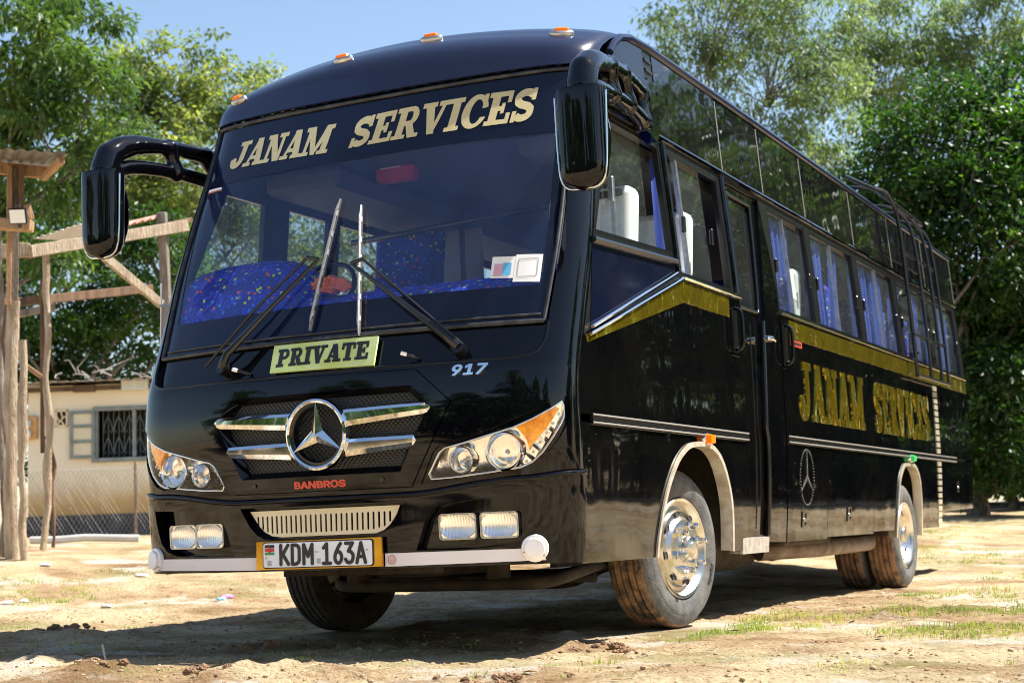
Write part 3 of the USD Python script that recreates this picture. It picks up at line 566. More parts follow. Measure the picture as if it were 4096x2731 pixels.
# ------------------------------------------------------------------ the bus: sides
_zz = np.linspace(.3, 3.08, 120); _vv = PC(ZV(np.array(_V)), _V)
YS = PC(_zz, front(np.full(120, UM), _vv(np.clip(_zz, .3, 3.079)))[:, 1])
ARCH_F = [(.65, .30), (.652, .40), (.704, .6), (.822, .783), (.959, .896), (1.123, .955), (1.291, .966), (1.419, .957), (1.548, .915), (1.679, .80), (1.771, .63), (1.808, .40), (1.812, .30)]
ARCH_R = [(5.775, .30), (5.785, .45), (5.859, .79), (5.96, .90), (6.112, .962), (6.38, .962), (6.55, .90), (6.63, .80), (6.686, .45), (6.69, .30)]
gap = .004
def span(y0, y1, z0, z1): return sbox(y0, z0, y1, z1)
def seam_poly(z0, z1, y1, e=0.0):
    z = np.linspace(z0, z1, 24); return Polygon([(float(YS(q))+e, q) for q in z] + [(y1, z1), (y1, z0)])
archF, archR = P(ARCH_F), P(ARCH_R)
skirts = [seam_poly(.385, 1.012, 2.075).difference(archF).difference(Polygon([(2.0, .3), (2.1, .3), (2.1, .46), (2.0, .46)])), span(2.862, 3.774, .412, 1.03), span(3.780, 5.052, .425, 1.035),
          span(5.058, 7.43, .44, 1.04).difference(archR), Polygon([(7.436, .47), (7.60, .575), (8.975, .60), (8.975, 1.04), (7.436, 1.04)])]
GT = [(-.165, 1.405), (1.112, 1.822), (2.075, 1.822)]
mids_r = [Polygon([(float(YS(q)), q) for q in np.linspace(1.05, 1.405, 14)] + [(1.112, 1.822), (2.075, 1.822), (2.075, 1.05)]), span(2.862, 7.43, 1.06, 1.83), span(7.436, 8.975, 1.06, 1.83)]
W1 = Polygon([(-.02, 1.905), (.325, 2.550), (1.010, 2.545), (1.030, 1.945)])
WINR = [W1, Polygon([(1.092, 2.540), (1.942, 2.535), (1.945, 1.860), (1.120, 1.850)])] + [span(a, b, 1.852, 2.53) for a, b in ((2.885, 3.725), (3.835, 5.0), (5.13, 6.29), (6.42, 7.54), (7.67, 8.82))]
wallr = Polygon([(float(YS(q)), q) for q in np.linspace(1.41, 2.60, 30)] + [(8.975, 2.60), (8.975, 1.835), (2.862, 1.835), (2.862, 2.0), (2.72, 2.545), (2.075, 2.545), (2.075, 1.828), (1.112, 1.828)])
DOOR = Polygon([(2.082, .455), (2.478, .455), (2.478, 1.05), (2.54, 1.75), (2.70, 2.538), (2.082, 2.538)])
TRI = Polygon([(-.118, 1.462), (1.010, 1.855), (1.040, 1.895), (-.052, 1.852)])
for q in skirts: bp('skirt_panel', patch(q, side, (.05, .03), 0, .03), M['side'])
for q in mids_r: bp('side_panel', patch(q, side, (.05, .03), 0, .02), M['side'])
for w in WINR: wallr = wallr.difference(w)
bp('window_wall', patch(wallr.difference(TRI.buffer(.003)), side, (.06, .04), -.004, .04), M['matt'])
bp('corner_panel', patch(TRI, side, .05, -.002, .01), M['strip'])
M['stripm'] = plain('pale_strip', (.24, .23, .21), .5)
# upper dark glass panels with thin strips between
top = 3.05
UPY = [1.04, 2.052, 2.838, 3.79, 5.105, 6.36, 7.66, 8.972]
front_top = Polygon([(.300, 2.606), (.345, 2.72), (.405, 2.83), (.452, 2.90), (.53, 2.975), (.62, 3.022), (.72, 3.045), (.905, 3.055), (.905, 2.606)])
bp('upper_panel', patch(front_top, side, .05, .004, .012), M['paint'])
for a, b in zip(UPY[:-1], UPY[1:]):
    bp('upper_panel', patch(span(a+.006, b-.006, 2.606, top-.010*(a > 2)-.01*(a > 5)), side, (.06, .04), .002, .01), M['side_glass'])
    bp('panel_strip', patch(span(b-.004, b+.004, 2.61, top-.02), side, .1, .005, .005), M['stripm'])
vt = bp('vent_panel', patch(span(.912, 1.030, 2.606, 3.05), side, .05, .001, .01), M['matt'])
for k in range(7): bp('louvre', patch(Polygon([(.925, 2.655+k*.056), (1.015, 2.648+k*.056), (1.015, 2.660+k*.056), (.925, 2.667+k*.056)]), side, .1, .010, .01), M['paint'], parent=vt)
bp('backing', patch(Polygon([(.32, 2.57), (.46, 2.9), (.62, 3.02), (.9, 3.06), (8.97, 3.05), (8.97, 2.57)]), side, .12, -.02, 0, rim=False), M['matt'], parent=vt)
def rail(name, line, r, off, m, n=8, fn=side, parent=None): return bp(name, ring(fn, line, r, off, n, closed=False, step=.1), m, 40, parent=parent)
rail('belt_rail', [(.31, 2.588), (8.975, 2.575)], .016, .004, M['paint'])
rail('gutter', [(.44, 2.905), (.50, 2.965), (.60, 3.025), (.74, 3.062), (1.0, 3.075), (5., 3.065), (8.97, 3.045)], .021, .004, M['brow'])
gr = M['brow']
for nm, a, b in (('rub_rail', -.165, 2.075), ('rub_rail', 2.865, 8.2)):
    z0 = 1.030 if a < 1 else 1.046
    r_ = bp(nm, patch(span(a, b, z0-.026, z0+.026), side, .1, .012, .014), M['plastic'])
    for dz in (-.017, .019): rail('bead', [(a+.004, z0+dz), (b-.004, z0+dz)], .0045, .011, M['wiper'], parent=r_)
for q in ([(-.170, 1.403), (1.110, 1.819), (1.117, 1.705), (-.163, 1.378)], [(1.120, 1.819), (1.868, 1.819), (1.862, 1.706), (1.122, 1.705)], [(3.045, 1.812), (8.95, 1.826), (8.95, 1.706), (3.045, 1.695)]):
    bp('gold_band', patch(P(q), side, .12, .004, .004), M['gold'])
for line, o in (([(-.125, 1.452), (1.02, 1.850)], .012), ([(-.150, 1.416), (1.108, 1.832)], .012), ([(1.115, 1.838), (2.06, 1.838)], .012), ([(2.875, 1.842), (8.95, 1.842)], .008)):
    rail('sill_trim', line, .009, o, M['chrome'])
rail('sill_trim', [(-.055, 1.868), (1.04, 1.912)], .017, .006, M['plastic'])
for y in (1.06, 2.01): rail('window_post', [(y, 1.86), (y-.005, 2.56)], .018, .002, M['paint'])
# windows: frame, two panes, meeting bar, latch
def window(poly, sep, fn=side, full=True, open_=None, m='pane'):
    a, z0, b, z1 = poly.bounds
    w = bp('window', patch(poly.buffer(.002).difference(poly.buffer(-.022, join_style='mitre')), fn, .1, -.006, .03), M['plastic'])
    inn = poly.buffer(-.012, join_style='mitre')
    l, r = inn.intersection(sbox(-9, 0, sep+.02, 9)), inn.intersection(sbox(sep-.02, 0, 99, 9))
    if open_: l, r = open_
    bp('pane', patch(l, fn, .2, -.020, .005), M[m], parent=w); bp('pane', patch(r, fn, .2, -.030, .005), M[m], parent=w)
    if full:
        bp('meeting_bar', patch(sbox(sep-.014, z0+.02, sep+.014, z1-.02), fn, .2, -.010, .02), M['alu'], parent=w)
        for yy in (a+.035, b-.05): bp('latch', bx(-.008, .012, -.012, .012, -.045, .045, .004).apply_translation(fn(np.array(yy), np.array((z0+z1)/2-.04), -.004)), M['plastic'], parent=w)
    return w
window(WINR[0], .32, open_=(Polygon([(.10, 1.90), (.235, 2.34), (.33, 2.54), (.34, 2.54), (.30, 1.905)]), Polygon([(.285, 1.905), (.335, 2.54), (.80, 2.545), (.755, 1.925)])), full=False)
w1 = stage.GetPrimAtPath('/World/bus/window')
bp('meeting_bar', patch(P([(.275, 1.91), (.305, 1.91), (.325, 2.22), (.298, 2.22)]), side, .2, -.010, .02), M['alu'], parent=w1)
bp('latch', bx(-.008, .02, -.014, .014, -.06, .06, .004).apply_translation(side(np.array(.235), np.array(2.16), .002)), M['alu'], parent=w1)
w2 = window(WINR[1], 1.28, open_=(Polygon([(1.235, 1.865), (1.215, 2.52), (1.30, 2.52), (1.31, 1.865)]), Polygon([(1.285, 1.865), (1.285, 2.525), (1.69, 2.525), (1.705, 1.867)])), full=False)
bp('meeting_bar', patch(span(1.262, 1.292, 1.87, 2.52), side, .2, -.010, .02), M['alu'], parent=w2)
for yy in (1.25, 1.70): bp('latch', bx(-.008, .012, -.012, .012, -.045, .045, .004).apply_translation(side(np.array(yy), np.array(2.15), -.004)), M['plastic'], parent=w2)
for w, s in zip(WINR[2:], (3.235, 4.392, 5.727, 7.0, 8.2)): window(w, s)
bp('paper_sheet', patch(Polygon([(3.27, 2.20), (3.41, 2.19), (3.42, 1.99), (3.28, 2.0)]), side, .1, -.033, .001), M['paper'])
# door and its post
dg = Polygon([(2.122, 1.80), (2.470, 1.80), (2.560, 2.48), (2.130, 2.49)])
door = bp('door', patch(DOOR.difference(dg), side, (.05, .04), -.022, .03), M['side'])
bp('pane', patch(dg.buffer(.01), side, .1, -.034, .004), M['darkpane'], parent=door)
bp('door_trim', ring(side, list(dg.exterior.coords)[:-1], .010, -.018, 6), M['plastic'], True, parent=door)
bp('door_seam', [ring(side, [(2.30, .50), (2.30, 1.72)], .004, -.022, 6, closed=False)], M['plastic'], parent=door)
post = Polygon([(2.485, .42), (2.856, .412), (2.856, 2.0), (2.71, 2.538), (2.547, 1.75), (2.485, 1.05)])
bp('door_post', patch(post, side, (.05, .04), -.004, .03), M['side'])
rail('door_seal', [(2.475, .46), (2.475, 1.04), (2.45, 1.10), (2.50, 1.75)], .013, .0, M['plastic'])
hd = side(np.array(2.50), np.array(1.64), .0)
dh = bp('door_handle', tube([hd, hd+[.05, 0, 0]], .020, 14), M['chrome'], 40, parent=door)
for d in (-.075, .075): bp('handle_wing', tube(curve([hd+[.045, 0, 0], hd+[.05, d*.6, -.004], hd+[.045, d, -.010]], 8), [.016, .014, .012, .011, .010, .010, .010, .008], 10), M['chrome'], True, parent=door)
for y0, y1 in ((1.885, 2.020), (2.868, 3.015)):
    gh = bp('grab_handle', patch(span(y0, y1, 1.49, 1.79).difference(span(y0+.018, y1-.018, 1.51, 1.77)), side, .1, .004, .02), M['paint'])
    yc = (y0+y1)/2; pts = [side(np.array(yc), np.array(z), o) for z, o in ((1.765, .0), (1.752, .035), (1.70, .048), (1.60, .048), (1.54, .038), (1.525, .0))]
    bp('bar', tube(curve(pts, 18), .012, 10), M['paint'], True, parent=gh)
    bp('recess', patch(span(y0+.01, y1-.01, 1.50, 1.78), side, .1, .002, 0, rim=False), M['plastic'], parent=gh)
bp('step_plate', patch(span(1.99, 2.478, .362, .452), side, .02, .004, .08), noisy('tread_plate', (.62, .60, .58), (.40, .38, .36), 22, .4, .6, bump=.01, bscale=30))
g, w = fontpoly('BANBROS', 4); bp('red_sticker', patch(P([(3.05, 1.652), (3.30, 1.652), (3.30, 1.690), (3.05, 1.690)]), side, .1, .004, .002), M['red'])
bp('sticker_print', patch(fit(g, w, 3.07, 3.28, 1.660, 1.682), side, .1, .006, .001), M['ink'])
# gold lettering on the flank, each letter proud of the panel
for text, y0, y1 in (('JANAM', 3.205, 4.855), ('SERVICES', 5.19, 7.13)):
    x = 0; items = []
    for ch in text:
        q, w = slab(ch); items.append((ch, q, x, w)); x += w + .10
    k = (y1-y0)/(x-.10)
    for ch, q, x0, w in items:
        q = affinity.affine_transform(q.buffer(.006, join_style='mitre'), [k, 0, 0, .38, y0+x0*k, 1.185])
        lp = bp('flank_letter', patch(q, side, .06, .007, .008), M['gold'], label=f'gold letter {ch}')
# dotted star, latches, lamps, chequered strip
dots = [(3.283+.155*math.cos(t), .815+.178*math.sin(t)) for t in np.linspace(0, 2*np.pi, 56)[:-1]]
for k in range(3):
    t = math.pi/2 + k*2*math.pi/3
    for s in np.linspace(.04, .92, 17):
        for o in np.linspace(-1, 1, 5 if s < .3 else 3 if s < .7 else 1) if s < .7 else [0]:
            wd = .035*(1-s); dots.append((3.283+.155*(s*math.cos(t)-o*wd*5*math.sin(t)*.3), .815+.178*(s*math.sin(t)+o*wd*5*math.cos(t)*.3)))
ico = trimesh.creation.icosphere(1, .0048)
tag(bp('dotted_star', trimesh.util.concatenate([at(ico, side(np.array(a), np.array(b), .001)) for a, b in dots]), plain('dark_stud', (.07, .07, .07), .3, .5)), kind='stuff')
for y, z in ((3.215, .548), (4.33, .575), (8.25, .80)):
    lt = bp('hatch_latch', patch(span(y-.05, y+.05, z-.05, z+.05).difference(span(y-.034, y+.034, z-.036, z+.036)), side, .1, .006, .012), M['matt'])
    bp('recess', patch(span(y-.036, y+.036, z-.038, z+.038), side, .1, .001, 0, rim=False), M['plastic'], parent=lt)
    bp('catch', bx(-.004, .010, -.028, .028, -.008, .014, .003).apply_translation(side(np.array(y), np.array(z-.008), .0)), M['alu'], parent=lt)
def sidelamp(y, z, lens):
    c, n = side(np.array(y), np.array(z), .0, True); e1 = np.array([0, 1., 0]); e2 = np.cross(n, e1)
    s_ = bp('side_lamp', at(lathe([(0, .016), (.8, .016), (.95, .010), (1, -.003)], 28).apply_scale((.058, .036, 1)), c, [e1, e2, n]), M['chrome'], 40)
    d = trimesh.convex.convex_hull(np.array([(a*x, b*q, h) for a in (-1, 1) for b in (-1, 1) for x, q, h in ((.042, .022, .012), (.030, .028, .012), (.034, .018, .042), (.024, .022, .042))]))
    bp('lens', at(d, c, [e1, e2, n]), lens, False, parent=s_)
sidelamp(1.37, .992, M['amber']); sidelamp(6.31, 1.012, M['greenl'])
for A, (a, b), wd in ((ARCH_F, (0, 0), .05), (ARCH_R, (0, 0), .05)):
    ln = LineString(A); ly = np.asarray(shapely.segmentize(curve(A, 50) if False else LineString(curve(A, 60)), .03).coords); ly = ly[ly[:, 1] > .37]
    ctr = np.array([ly[:, 0].mean(), .45]); inn = ly + (ctr-ly)/np.linalg.norm(ctr-ly, axis=1, keepdims=True)*.016
    out = ly - (ctr-ly)/np.linalg.norm(ctr-ly, axis=1, keepdims=True)*.010
    rowsA = [on(side, out, .002), on(side, out, .012), on(side, inn, .012), on(side, inn, -.060)]
    V = np.vstack(rowsA); L = len(ly); i = np.arange(3)[:, None]*L; j = np.arange(L-1)[None]; q = np.stack([i+j, i+j+1, i+L+1+j, i+L+j], -1).reshape(-1, 4)
    bp('arch_trim', trimesh.Trimesh(V, np.vstack([q[:, [0, 1, 2]], q[:, [0, 2, 3]]]), process=False), noisy('arch_strip', (.50, .46, .39), (.32, .27, .20), 14, .45, .2) if A is ARCH_F else M['cream'], 25)
for k in range(22):
    bp('ladder_tread', patch(span(7.375, 7.520, .475+k*.0555, .475+k*.0555+.040), side, .1, .006, .008), M['cream'])
# ladder on the rear side and roof rails
lad = bp('side_ladder', tube(curve([(0.35, 6.0, 3.27), (.85, 6.1, 3.28), (1.14, 6.25, 3.24), (1.20, 6.42, 3.05), (1.235, 6.45, 2.5), (1.27, 6.47, 1.69)], 40), .017, 8), M['plastic'], 40)
for y, zt in ((7.02, 3.20), (7.48, 3.22), (7.76, 3.18)): bp('ladder_rail', tube(curve([(.55, y-.25, 3.26), (1.02, y-.15, zt+.03), (1.17, y-.03, 3.08), (1.235, y, 2.5), (1.27, y, 1.71)], 36), .015, 8), M['plastic'], 40, parent=lad)
for z in (2.755, 2.405, 2.045, 1.705): bp('rung', tube(on(side, [(6.44, z), (7.78, z+.008)], .075), .015, 8), M['plastic'], 40, parent=lad)
bp('roof_rail', tube([(1.0, 5.5, 3.25), (1.09, 6.2, 3.25), (1.12, 7.78, 3.20)], .018, 8), M['plastic'], 40, parent=lad)
for z in (2.4, 1.9): bp('stay', tube([side(np.array(6.6), np.array(z), -.01), side(np.array(6.6), np.array(z), .07)], .012, 8), M['plastic'], parent=lad)
# far side, rear, underside
WINL = [Polygon([(-.02, 1.905), (.25, 2.46), (.64, 2.46), (.64, 1.90)])] + [span(a, b, 1.86, 2.47) for a, b in ((.84, 1.30), (1.38, 2.0), (2.08, 2.85), (2.95, 3.75), (3.85, 5.0), (5.13, 6.29), (6.42, 7.54), (7.67, 8.82))]
farp = Polygon([(float(YS(q)), q) for q in np.linspace(.385, 2.70, 50)] + [(.36, 2.75), (.45, 2.90), (.62, 3.03), (.9, 3.06), (8.975, 3.05), (8.975, .45)]).difference(P(ARCH_F)).difference(P(ARCH_R))
for w in WINL: farp = farp.difference(w)
bp('far_side', patch(farp, left, (.1, .05), 0, .04), M['side'])
for w in WINL:
    a, _, b, _ = w.bounds; window(w, (a+b)/2 if b-a > .3 else b, fn=left, full=False)
rail('gutter', [(.44, 2.905), (.50, 2.965), (.60, 3.025), (.74, 3.062), (1.0, 3.075), (5., 3.065), (8.97, 3.045)], .021, .004, M['brow'], fn=left)
rearp = Polygon([(-XS(z), z) for z in np.linspace(.6, 3.05, 20)] + [(XS(z), z) for z in np.linspace(3.05, .6, 20)]).difference(sbox(-.9, 1.85, .9, 2.5))
bp('rear_panel', patch(rearp, plane((0, 8.98, 0), (1, 0, 0), (0, 0, 1)), .1, 0, .03), M['side'])
bp('rear_window', patch(sbox(-.91, 1.84, .91, 2.51), plane((0, 8.975, 0), (1, 0, 0), (0, 0, 1)), .3, 0, .005), M['pane'])
bp('cabin_floor', bx(-1.12, 1.12, -.30, 8.95, .98, 1.02), M['floor'])
bp('cabin_ceiling', bx(-1.07, 1.07, .34, 8.95, 2.60, 2.63), M['lining'])
for s in (-1, 1):
    bp('cabin_lining', bx(s*1.13, s*1.155, 1.05 if s > 0 else .1, 8.95, 1.0, 1.83), M['lining'])
for s in (-1, 1):
    for y0 in (.62, 5.74): bp('wheel_house', [bx(s*.82, s*1.10, y0+.0, y0+1.22 if y0 < 3 else y0+.98, .975, .985), bx(s*.62, s*.66, y0-.05, y0+1.27, .35, .98), bx(s*.66, s*1.12, y0-.06, y0-.03, .4, .98), bx(s*.66, s*1.12, y0+1.23 if y0 < 3 else y0+1.0, y0+1.26 if y0 < 3 else y0+1.03, .4, .98)], M['under'])
ch = bp('chassis', [bx(-.45, -.37, -.2, 8.7, .52, .74), bx(.37, .45, -.2, 8.7, .52, .74), bx(-.45, .45, -.15, -.05, .46, .70), bx(-1.0, 1.0, -.30, .40, .80, .97), bx(-1.1, 1.1, 1.9, 5.7, .86, .97), bx(-1.1, 1.1, 6.8, 8.8, .8, .97)], M['under'])
bp('radiator', [bx(-.42, .42, -.26, -.17, .36, .95)] + [bx(-.40+k*.05, -.39+k*.05, -.275, -.26, .38, .9) for k in range(17)], M['under'], parent=ch)
bp('engine_sump', trimesh.convex.convex_hull(np.array([(x, y, z) for x in (-.24, .24) for y in (.0, 1.0) for z in (.40, .9)] + [(x, y, .33) for x in (-.15, .15) for y in (.2, .8)])), M['under'], parent=ch)
ax = bp('front_axle', tube(curve([(-.86, 1.30, .40), (-.62, 1.30, .36), (-.35, 1.30, .27), (.35, 1.30, .27), (.62, 1.30, .36), (.86, 1.30, .40)], 24), .055, 10), M['under'], 40)
bp('stabiliser', tube(curve([(-.62, .62, .335), (-.50, .40, .285), (-.3, .36, .28), (.62, .36, .28), (.72, .5, .30), (.74, 1.2, .38)], 40), .030, 10), M['under'], 40, parent=ax)
bp('tie_rod', tube([(-.70, .95, .285), (.70, .95, .285)], .026, 10), M['under'], 40, parent=ax)
for s in (-1, 1):
    bp('leaf_spring', [beam((s*.41, .45, .50-.012*k), (s*.41, 2.1, .50-.012*k), .07, .011, c=0) for k in range(5)], M['under'], parent=ax)
    bp('spring_hanger', bx(s*.36, s*.46, .35, .46, .27, .60, .02), M['under'], parent=ax)
    bp('bracket', tube([(s*.41, .40, .30), (s*.41, .40, .60)], .045, 10), M['under'], parent=ax)
bp('rear_axle', [tube([(-.8, 6.24, .40), (.8, 6.24, .40)], .085, 12), trimesh.creation.icosphere(2, .21).apply_translation((0, 6.24, .42))], M['under'])
bp('exhaust_pipe', tube([(.70, 3.7, .34), (.98, 4.2, .345), (1.02, 5.45, .355)], .062, 14), noisy('rusty_pipe', (.10, .06, .04), (.20, .16, .13), 9, .6), 40)
bp('mud_flap', bx(-.95, .95, 5.55, 5.57, .28, .95), M['under']); bp('spare_tank', tube([(.5, 2.6, .42), (.5, 3.8, .42)], .20, 20), M['under'], 40)
bp('battery_box', bx(.62, 1.05, 3.2, 4.3, .38, .80, .02), M['under'])
# inside the cab
dash_top = [(-1.06, -.20, 1.80), (-1.02, -.12, 1.91), (-.85, -.05, 1.965), (-.62, -.04, 1.975), (-.42, -.05, 1.93), (-.30, -.12, 1.77), (-.1, -.14, 1.735), (.4, -.14, 1.735), (1.04, -.10, 1.735)]
dt = curve(dash_top, 46); rows = []
for k, (dy, zf) in enumerate(((.30, -.16), (.18, -.03), (.06, .0), (-.04, -.012), (-.13, -.06), (-.19, -.16), (-.22, -.30), (-.22, -.6))):
    r_ = dt.copy(); z = r_[:, 2]; r_[:, 1] += dy; r_[:, 2] = np.maximum(z+zf, 1.0) if k else z-.3
    fy = front(r_[:, 0], np.clip(r_[:, 2], 1.0, 2.4))[:, 1]; r_[:, 1] = np.maximum(r_[:, 1], fy+.055); rows.append(r_)
V = np.vstack(rows); V += np.c_[np.zeros(len(V)), np.zeros(len(V)), .010*(meshkit.fbm(V*9, 3)-.5)]
L = 46; i = np.arange(len(rows)-1)[:, None]*L; j = np.arange(L-1)[None]; q = np.stack([i+j, i+j+1, i+L+1+j, i+L+j], -1).reshape(-1, 4)
bp('dash_cover', trimesh.Trimesh(V, np.vstack([q[:, [0, 1, 2]], q[:, [0, 2, 3]]]), process=False), M['fabric'], True, label='dashboard cover in blue patterned moquette')
sw = bp('steering_wheel', at(lathe([(.205+.014*math.cos(t), .014*math.sin(t)) for t in np.linspace(0, 2*np.pi, 13)], 36), (-.62, .42, 1.86), [[1, 0, 0], [0, .55, .83], [0, -.83, .55]]), M['plastic'], True)
def seat(x, y, w=.46, cover=True, h=1.28, mat='fabric'):
    def rb(x0, x1, y0, y1, z0, z1, r=.05):
        ms = [m3.Manifold.sphere(r, 14).translate([a, b, c]) for a in (x0+r, x1-r) for b in (y0+r, y1-r) for c in (z0+r, z1-r)]
        return trimesh.Trimesh(*(lambda q: (q.vert_properties[:, :3], q.tri_verts))(m3.Manifold.batch_hull(ms).to_mesh()), process=False)
    b_ = rb(x-w/2, x+w/2, y, y+.14, 1.42, 1.02+h)
    T_ = np.eye(4); T_[1, 2] = .16; T_[1, 3] = -.16*1.42; b_.apply_transform(T_)
    s_ = bp('seat', b_, M[mat], 40)
    bp('cushion', rb(x-w/2, x+w/2, y-.42, y+.06, 1.38, 1.52), M[mat], 40, parent=s_)
    bp('seat_base', bx(x-w/2+.05, x+w/2-.05, y-.35, y+.05, 1.02, 1.38), M['plastic'], parent=s_)
    if cover:
        c_ = rb(x-w/2-.012, x+w/2+.012, y-.012, y+.152, 1.02+h-.40, 1.02+h+.012, .055); c_.apply_transform(T_)
        bp('head_cover', c_, M['cover'], 40, parent=s_)
seat(.82, .66, cover=True); seat(.82, 1.48, cover=True); seat(-.80, 1.50, .46, cover=False, h=1.40)
for y in (3.50, 4.3, 5.15, 6.0, 6.85, 7.7, 8.5): seat(.86, y, cover=y < 4, h=1.22); seat(.38, y, cover=False, h=1.2)
for y in (2.55, 3.05, 3.7, 4.55, 5.4, 6.25, 7.1, 7.95, 8.5): seat(-.86, y, cover=False, h=1.2); seat(-.38, y, cover=False, h=1.2)
bp('partition', bx(-.92, -.46, 2.02, 2.05, 1.02, 2.46, .01), M['greyseat'])
bp('hand_rail', tube([(-1.05, 1.5, 2.30), (-.9, 1.2, 2.28), (1.02, .75, 2.26)], .020, 10), M['plastic'], 40)
bp('hand_rail', tube([(-.46, 1.76, 1.0), (-.46, 1.76, 2.6)], .018, 10), M['plastic'], 40)
bp('ceiling_duct', [bx(.55, 1.04, .5, 8.9, 2.46, 2.58, .03), bx(-1.04, -.55, .5, 8.9, 2.46, 2.58, .03)], M['lining'])
def curtain(y0, y1, x=1.085, s=1, z0=1.86, z1=2.50):
    n = max(20, int((y1-y0)*70)); y = np.linspace(y0, y1, n); zz_ = np.linspace(z0, z1, 8); V = []
    for z in zz_: V.append(np.stack([s*(x - .03*(z-2.1) + .026*np.sin(y*62+.6*np.sin(z*4))*(1-.35*(z-z0)/(z1-z0))), y + .012*np.sin(z*5+y*3), np.full(n, z)], 1))
    V = np.vstack(V); i = np.arange(7)[:, None]*n; j = np.arange(n-1)[None]; q = np.stack([i+j, i+j+1, i+n+1+j, i+n+j], -1).reshape(-1, 4)
    bp('curtain', trimesh.Trimesh(V, np.vstack([q[:, [0, 1, 2]], q[:, [0, 2, 3]]]), process=False), M['curtain'], True)
for a, b in ((1.09, 1.26), (2.89, 3.20), (3.22, 3.48), (3.86, 4.36), (4.5, 4.7), (5.15, 5.68), (5.72, 6.10), (6.45, 6.75), (7.2, 7.5), (7.7, 8.0), (8.4, 8.8)): curtain(a, b)
# mirrors on long arms
def bone(pts, rad):
    sp = [m3.Manifold.sphere(r, 20).translate(list(map(float, p))) for p, r in zip(pts, rad)]
    return [m3.Manifold.batch_hull([a, b]) for a, b in zip(sp[:-1], sp[1:])]
def mirror(sg):
    X = lambda p: np.array([sg*p[0], p[1], p[2]])
    zs = [2.455, 2.44, 2.38, 2.25, 2.12, 2.08, 2.045, 2.02, 2.005, 2.0]; sc = [.94, 1., 1., .97, .91, .88, .80, .66, .42, .05]
    n = 40; V = []
    for z, s in zip(zs, sc):
        t = np.arange(n)/n*2*np.pi; ct, stn = np.cos(t), np.sin(t); e = .62
        V.append(np.stack([sg*(1.355 + .112*(1 if z > 2.2 else s/.91 if s < .9 else 1)*s**.15*np.sign(ct)*np.abs(ct)**e*min(1, s*1.35)), -.47 + .082*s*np.sign(stn)*np.abs(stn)**.8, np.full(n, z)], 1))
    V = np.vstack(V + [np.array([[sg*1.355, -.47, 2.46]])]); i = np.arange(len(zs)-1)[:, None]*n; j = np.arange(n)[None]; j2 = (j+1) % n
    q = np.stack([i+j, i+j2, i+n+j2, i+n+j], -1).reshape(-1, 4); F = np.vstack([q[:, [0, 1, 2]], q[:, [0, 2, 3]], np.stack([np.full(n, len(V)-1), j[0], j2[0]], 1)])
    mr = bp('mirror', trimesh.Trimesh(V, F, process=False), M['paint'], 50)
    rim = [X((1.355+s*.122*k, -.485, z)) for s, z, k in ((-1, 2.43, 1), (-1, 2.3, .98), (-1, 2.12, .93), (-1, 2.06, .86), (-1, 2.02, .66), (-.4, 2.008, .9), (.4, 2.008, .9), (1, 2.02, .66), (1, 2.06, .86), (1, 2.12, .93), (1, 2.3, .98), (1, 2.43, 1))]
    bp('trim', tube(curve(rim, 50), .006, 8), M['chrome'], True, parent=mr)
    g_ = lathe([(0, 0), (1, 0), (1, .006)], 40).apply_scale((.098, .19, 1)); bp('mirror_glass', at(g_, X((1.355, -.383, 2.24)), [[1, 0, 0], [0, 0, 1], [0, -1, 0]]), M['chrome'], parent=mr)
    up_ = curve([(1.355, -.46, 2.47), (1.354, -.445, 2.53), (1.346, -.37, 2.595), (1.325, -.2, 2.65), (1.285, .08, 2.672), (1.22, .45, 2.662), (1.16, .78, 2.64)], 16)
    lo_ = curve([(1.352, -.38, 2.48), (1.335, -.24, 2.525), (1.295, .0, 2.54), (1.225, .45, 2.515), (1.165, .78, 2.485)], 12)
    if sg > 0:
        for q_ in (up_, lo_): q_[:, 2] += .10*sm(q_[:, 1], -.3, .7)
    ms = bone([X(p) for p in up_], np.interp(np.linspace(0, 1, 16), [0, .15, .35, 1], [.072, .062, .042, .042])) + bone([X(p) for p in lo_], np.interp(np.linspace(0, 1, 12), [0, .3, 1], [.041, .037, .041]))
    for t in (.42, .66, .97):
        a = up_[int(t*15)]; b = lo_[int(max(t*1.02-.03, .1)*11)]; mid = (a+b)/2; ms += bone([X(a), X(mid), X(b)], [.052, .036, .052])
    U = m3.Manifold.batch_boolean(ms, m3.OpType.Add).refine_to_length(.022).to_mesh(); t_ = trimesh.Trimesh(U.vert_properties[:, :3], U.tri_verts); trimesh.smoothing.filter_taubin(t_, iterations=24)
    bp('mirror_arm', t_, M['paint'], True, parent=mr)
    fn = side if sg > 0 else left
    bp('bracket', patch(Polygon([(.68, 2.80), (.95, 2.83), (.93, 2.65), (.83, 2.53), (.70, 2.56)]).buffer(.02), fn, .05, .06, .06), M['paint'], parent=mr)
    for y, z in ((.72, 2.78), (.92, 2.79), (.90, 2.65), (.74, 2.59)): bp('bolt', tube(on(fn, [(y, z), (y, z)], [.055, .068]), .009, 8), M['matt'], parent=mr)
mirror(1); mirror(-1)
an = bp('aerial', tube([(-1.215, -.20, 1.40), (-1.235, -.16, 1.90)], .0045, 6), M['white'], 40)
bp('aerial_base', bx(-1.235, -1.195, -.25, -.18, 1.36, 1.46, .008), M['chrome'], parent=an); bp('aerial_clip', tube([(-1.18, -.16, 1.78), (-1.24, -.17, 1.78)], .008, 6), M['alu'], parent=an)
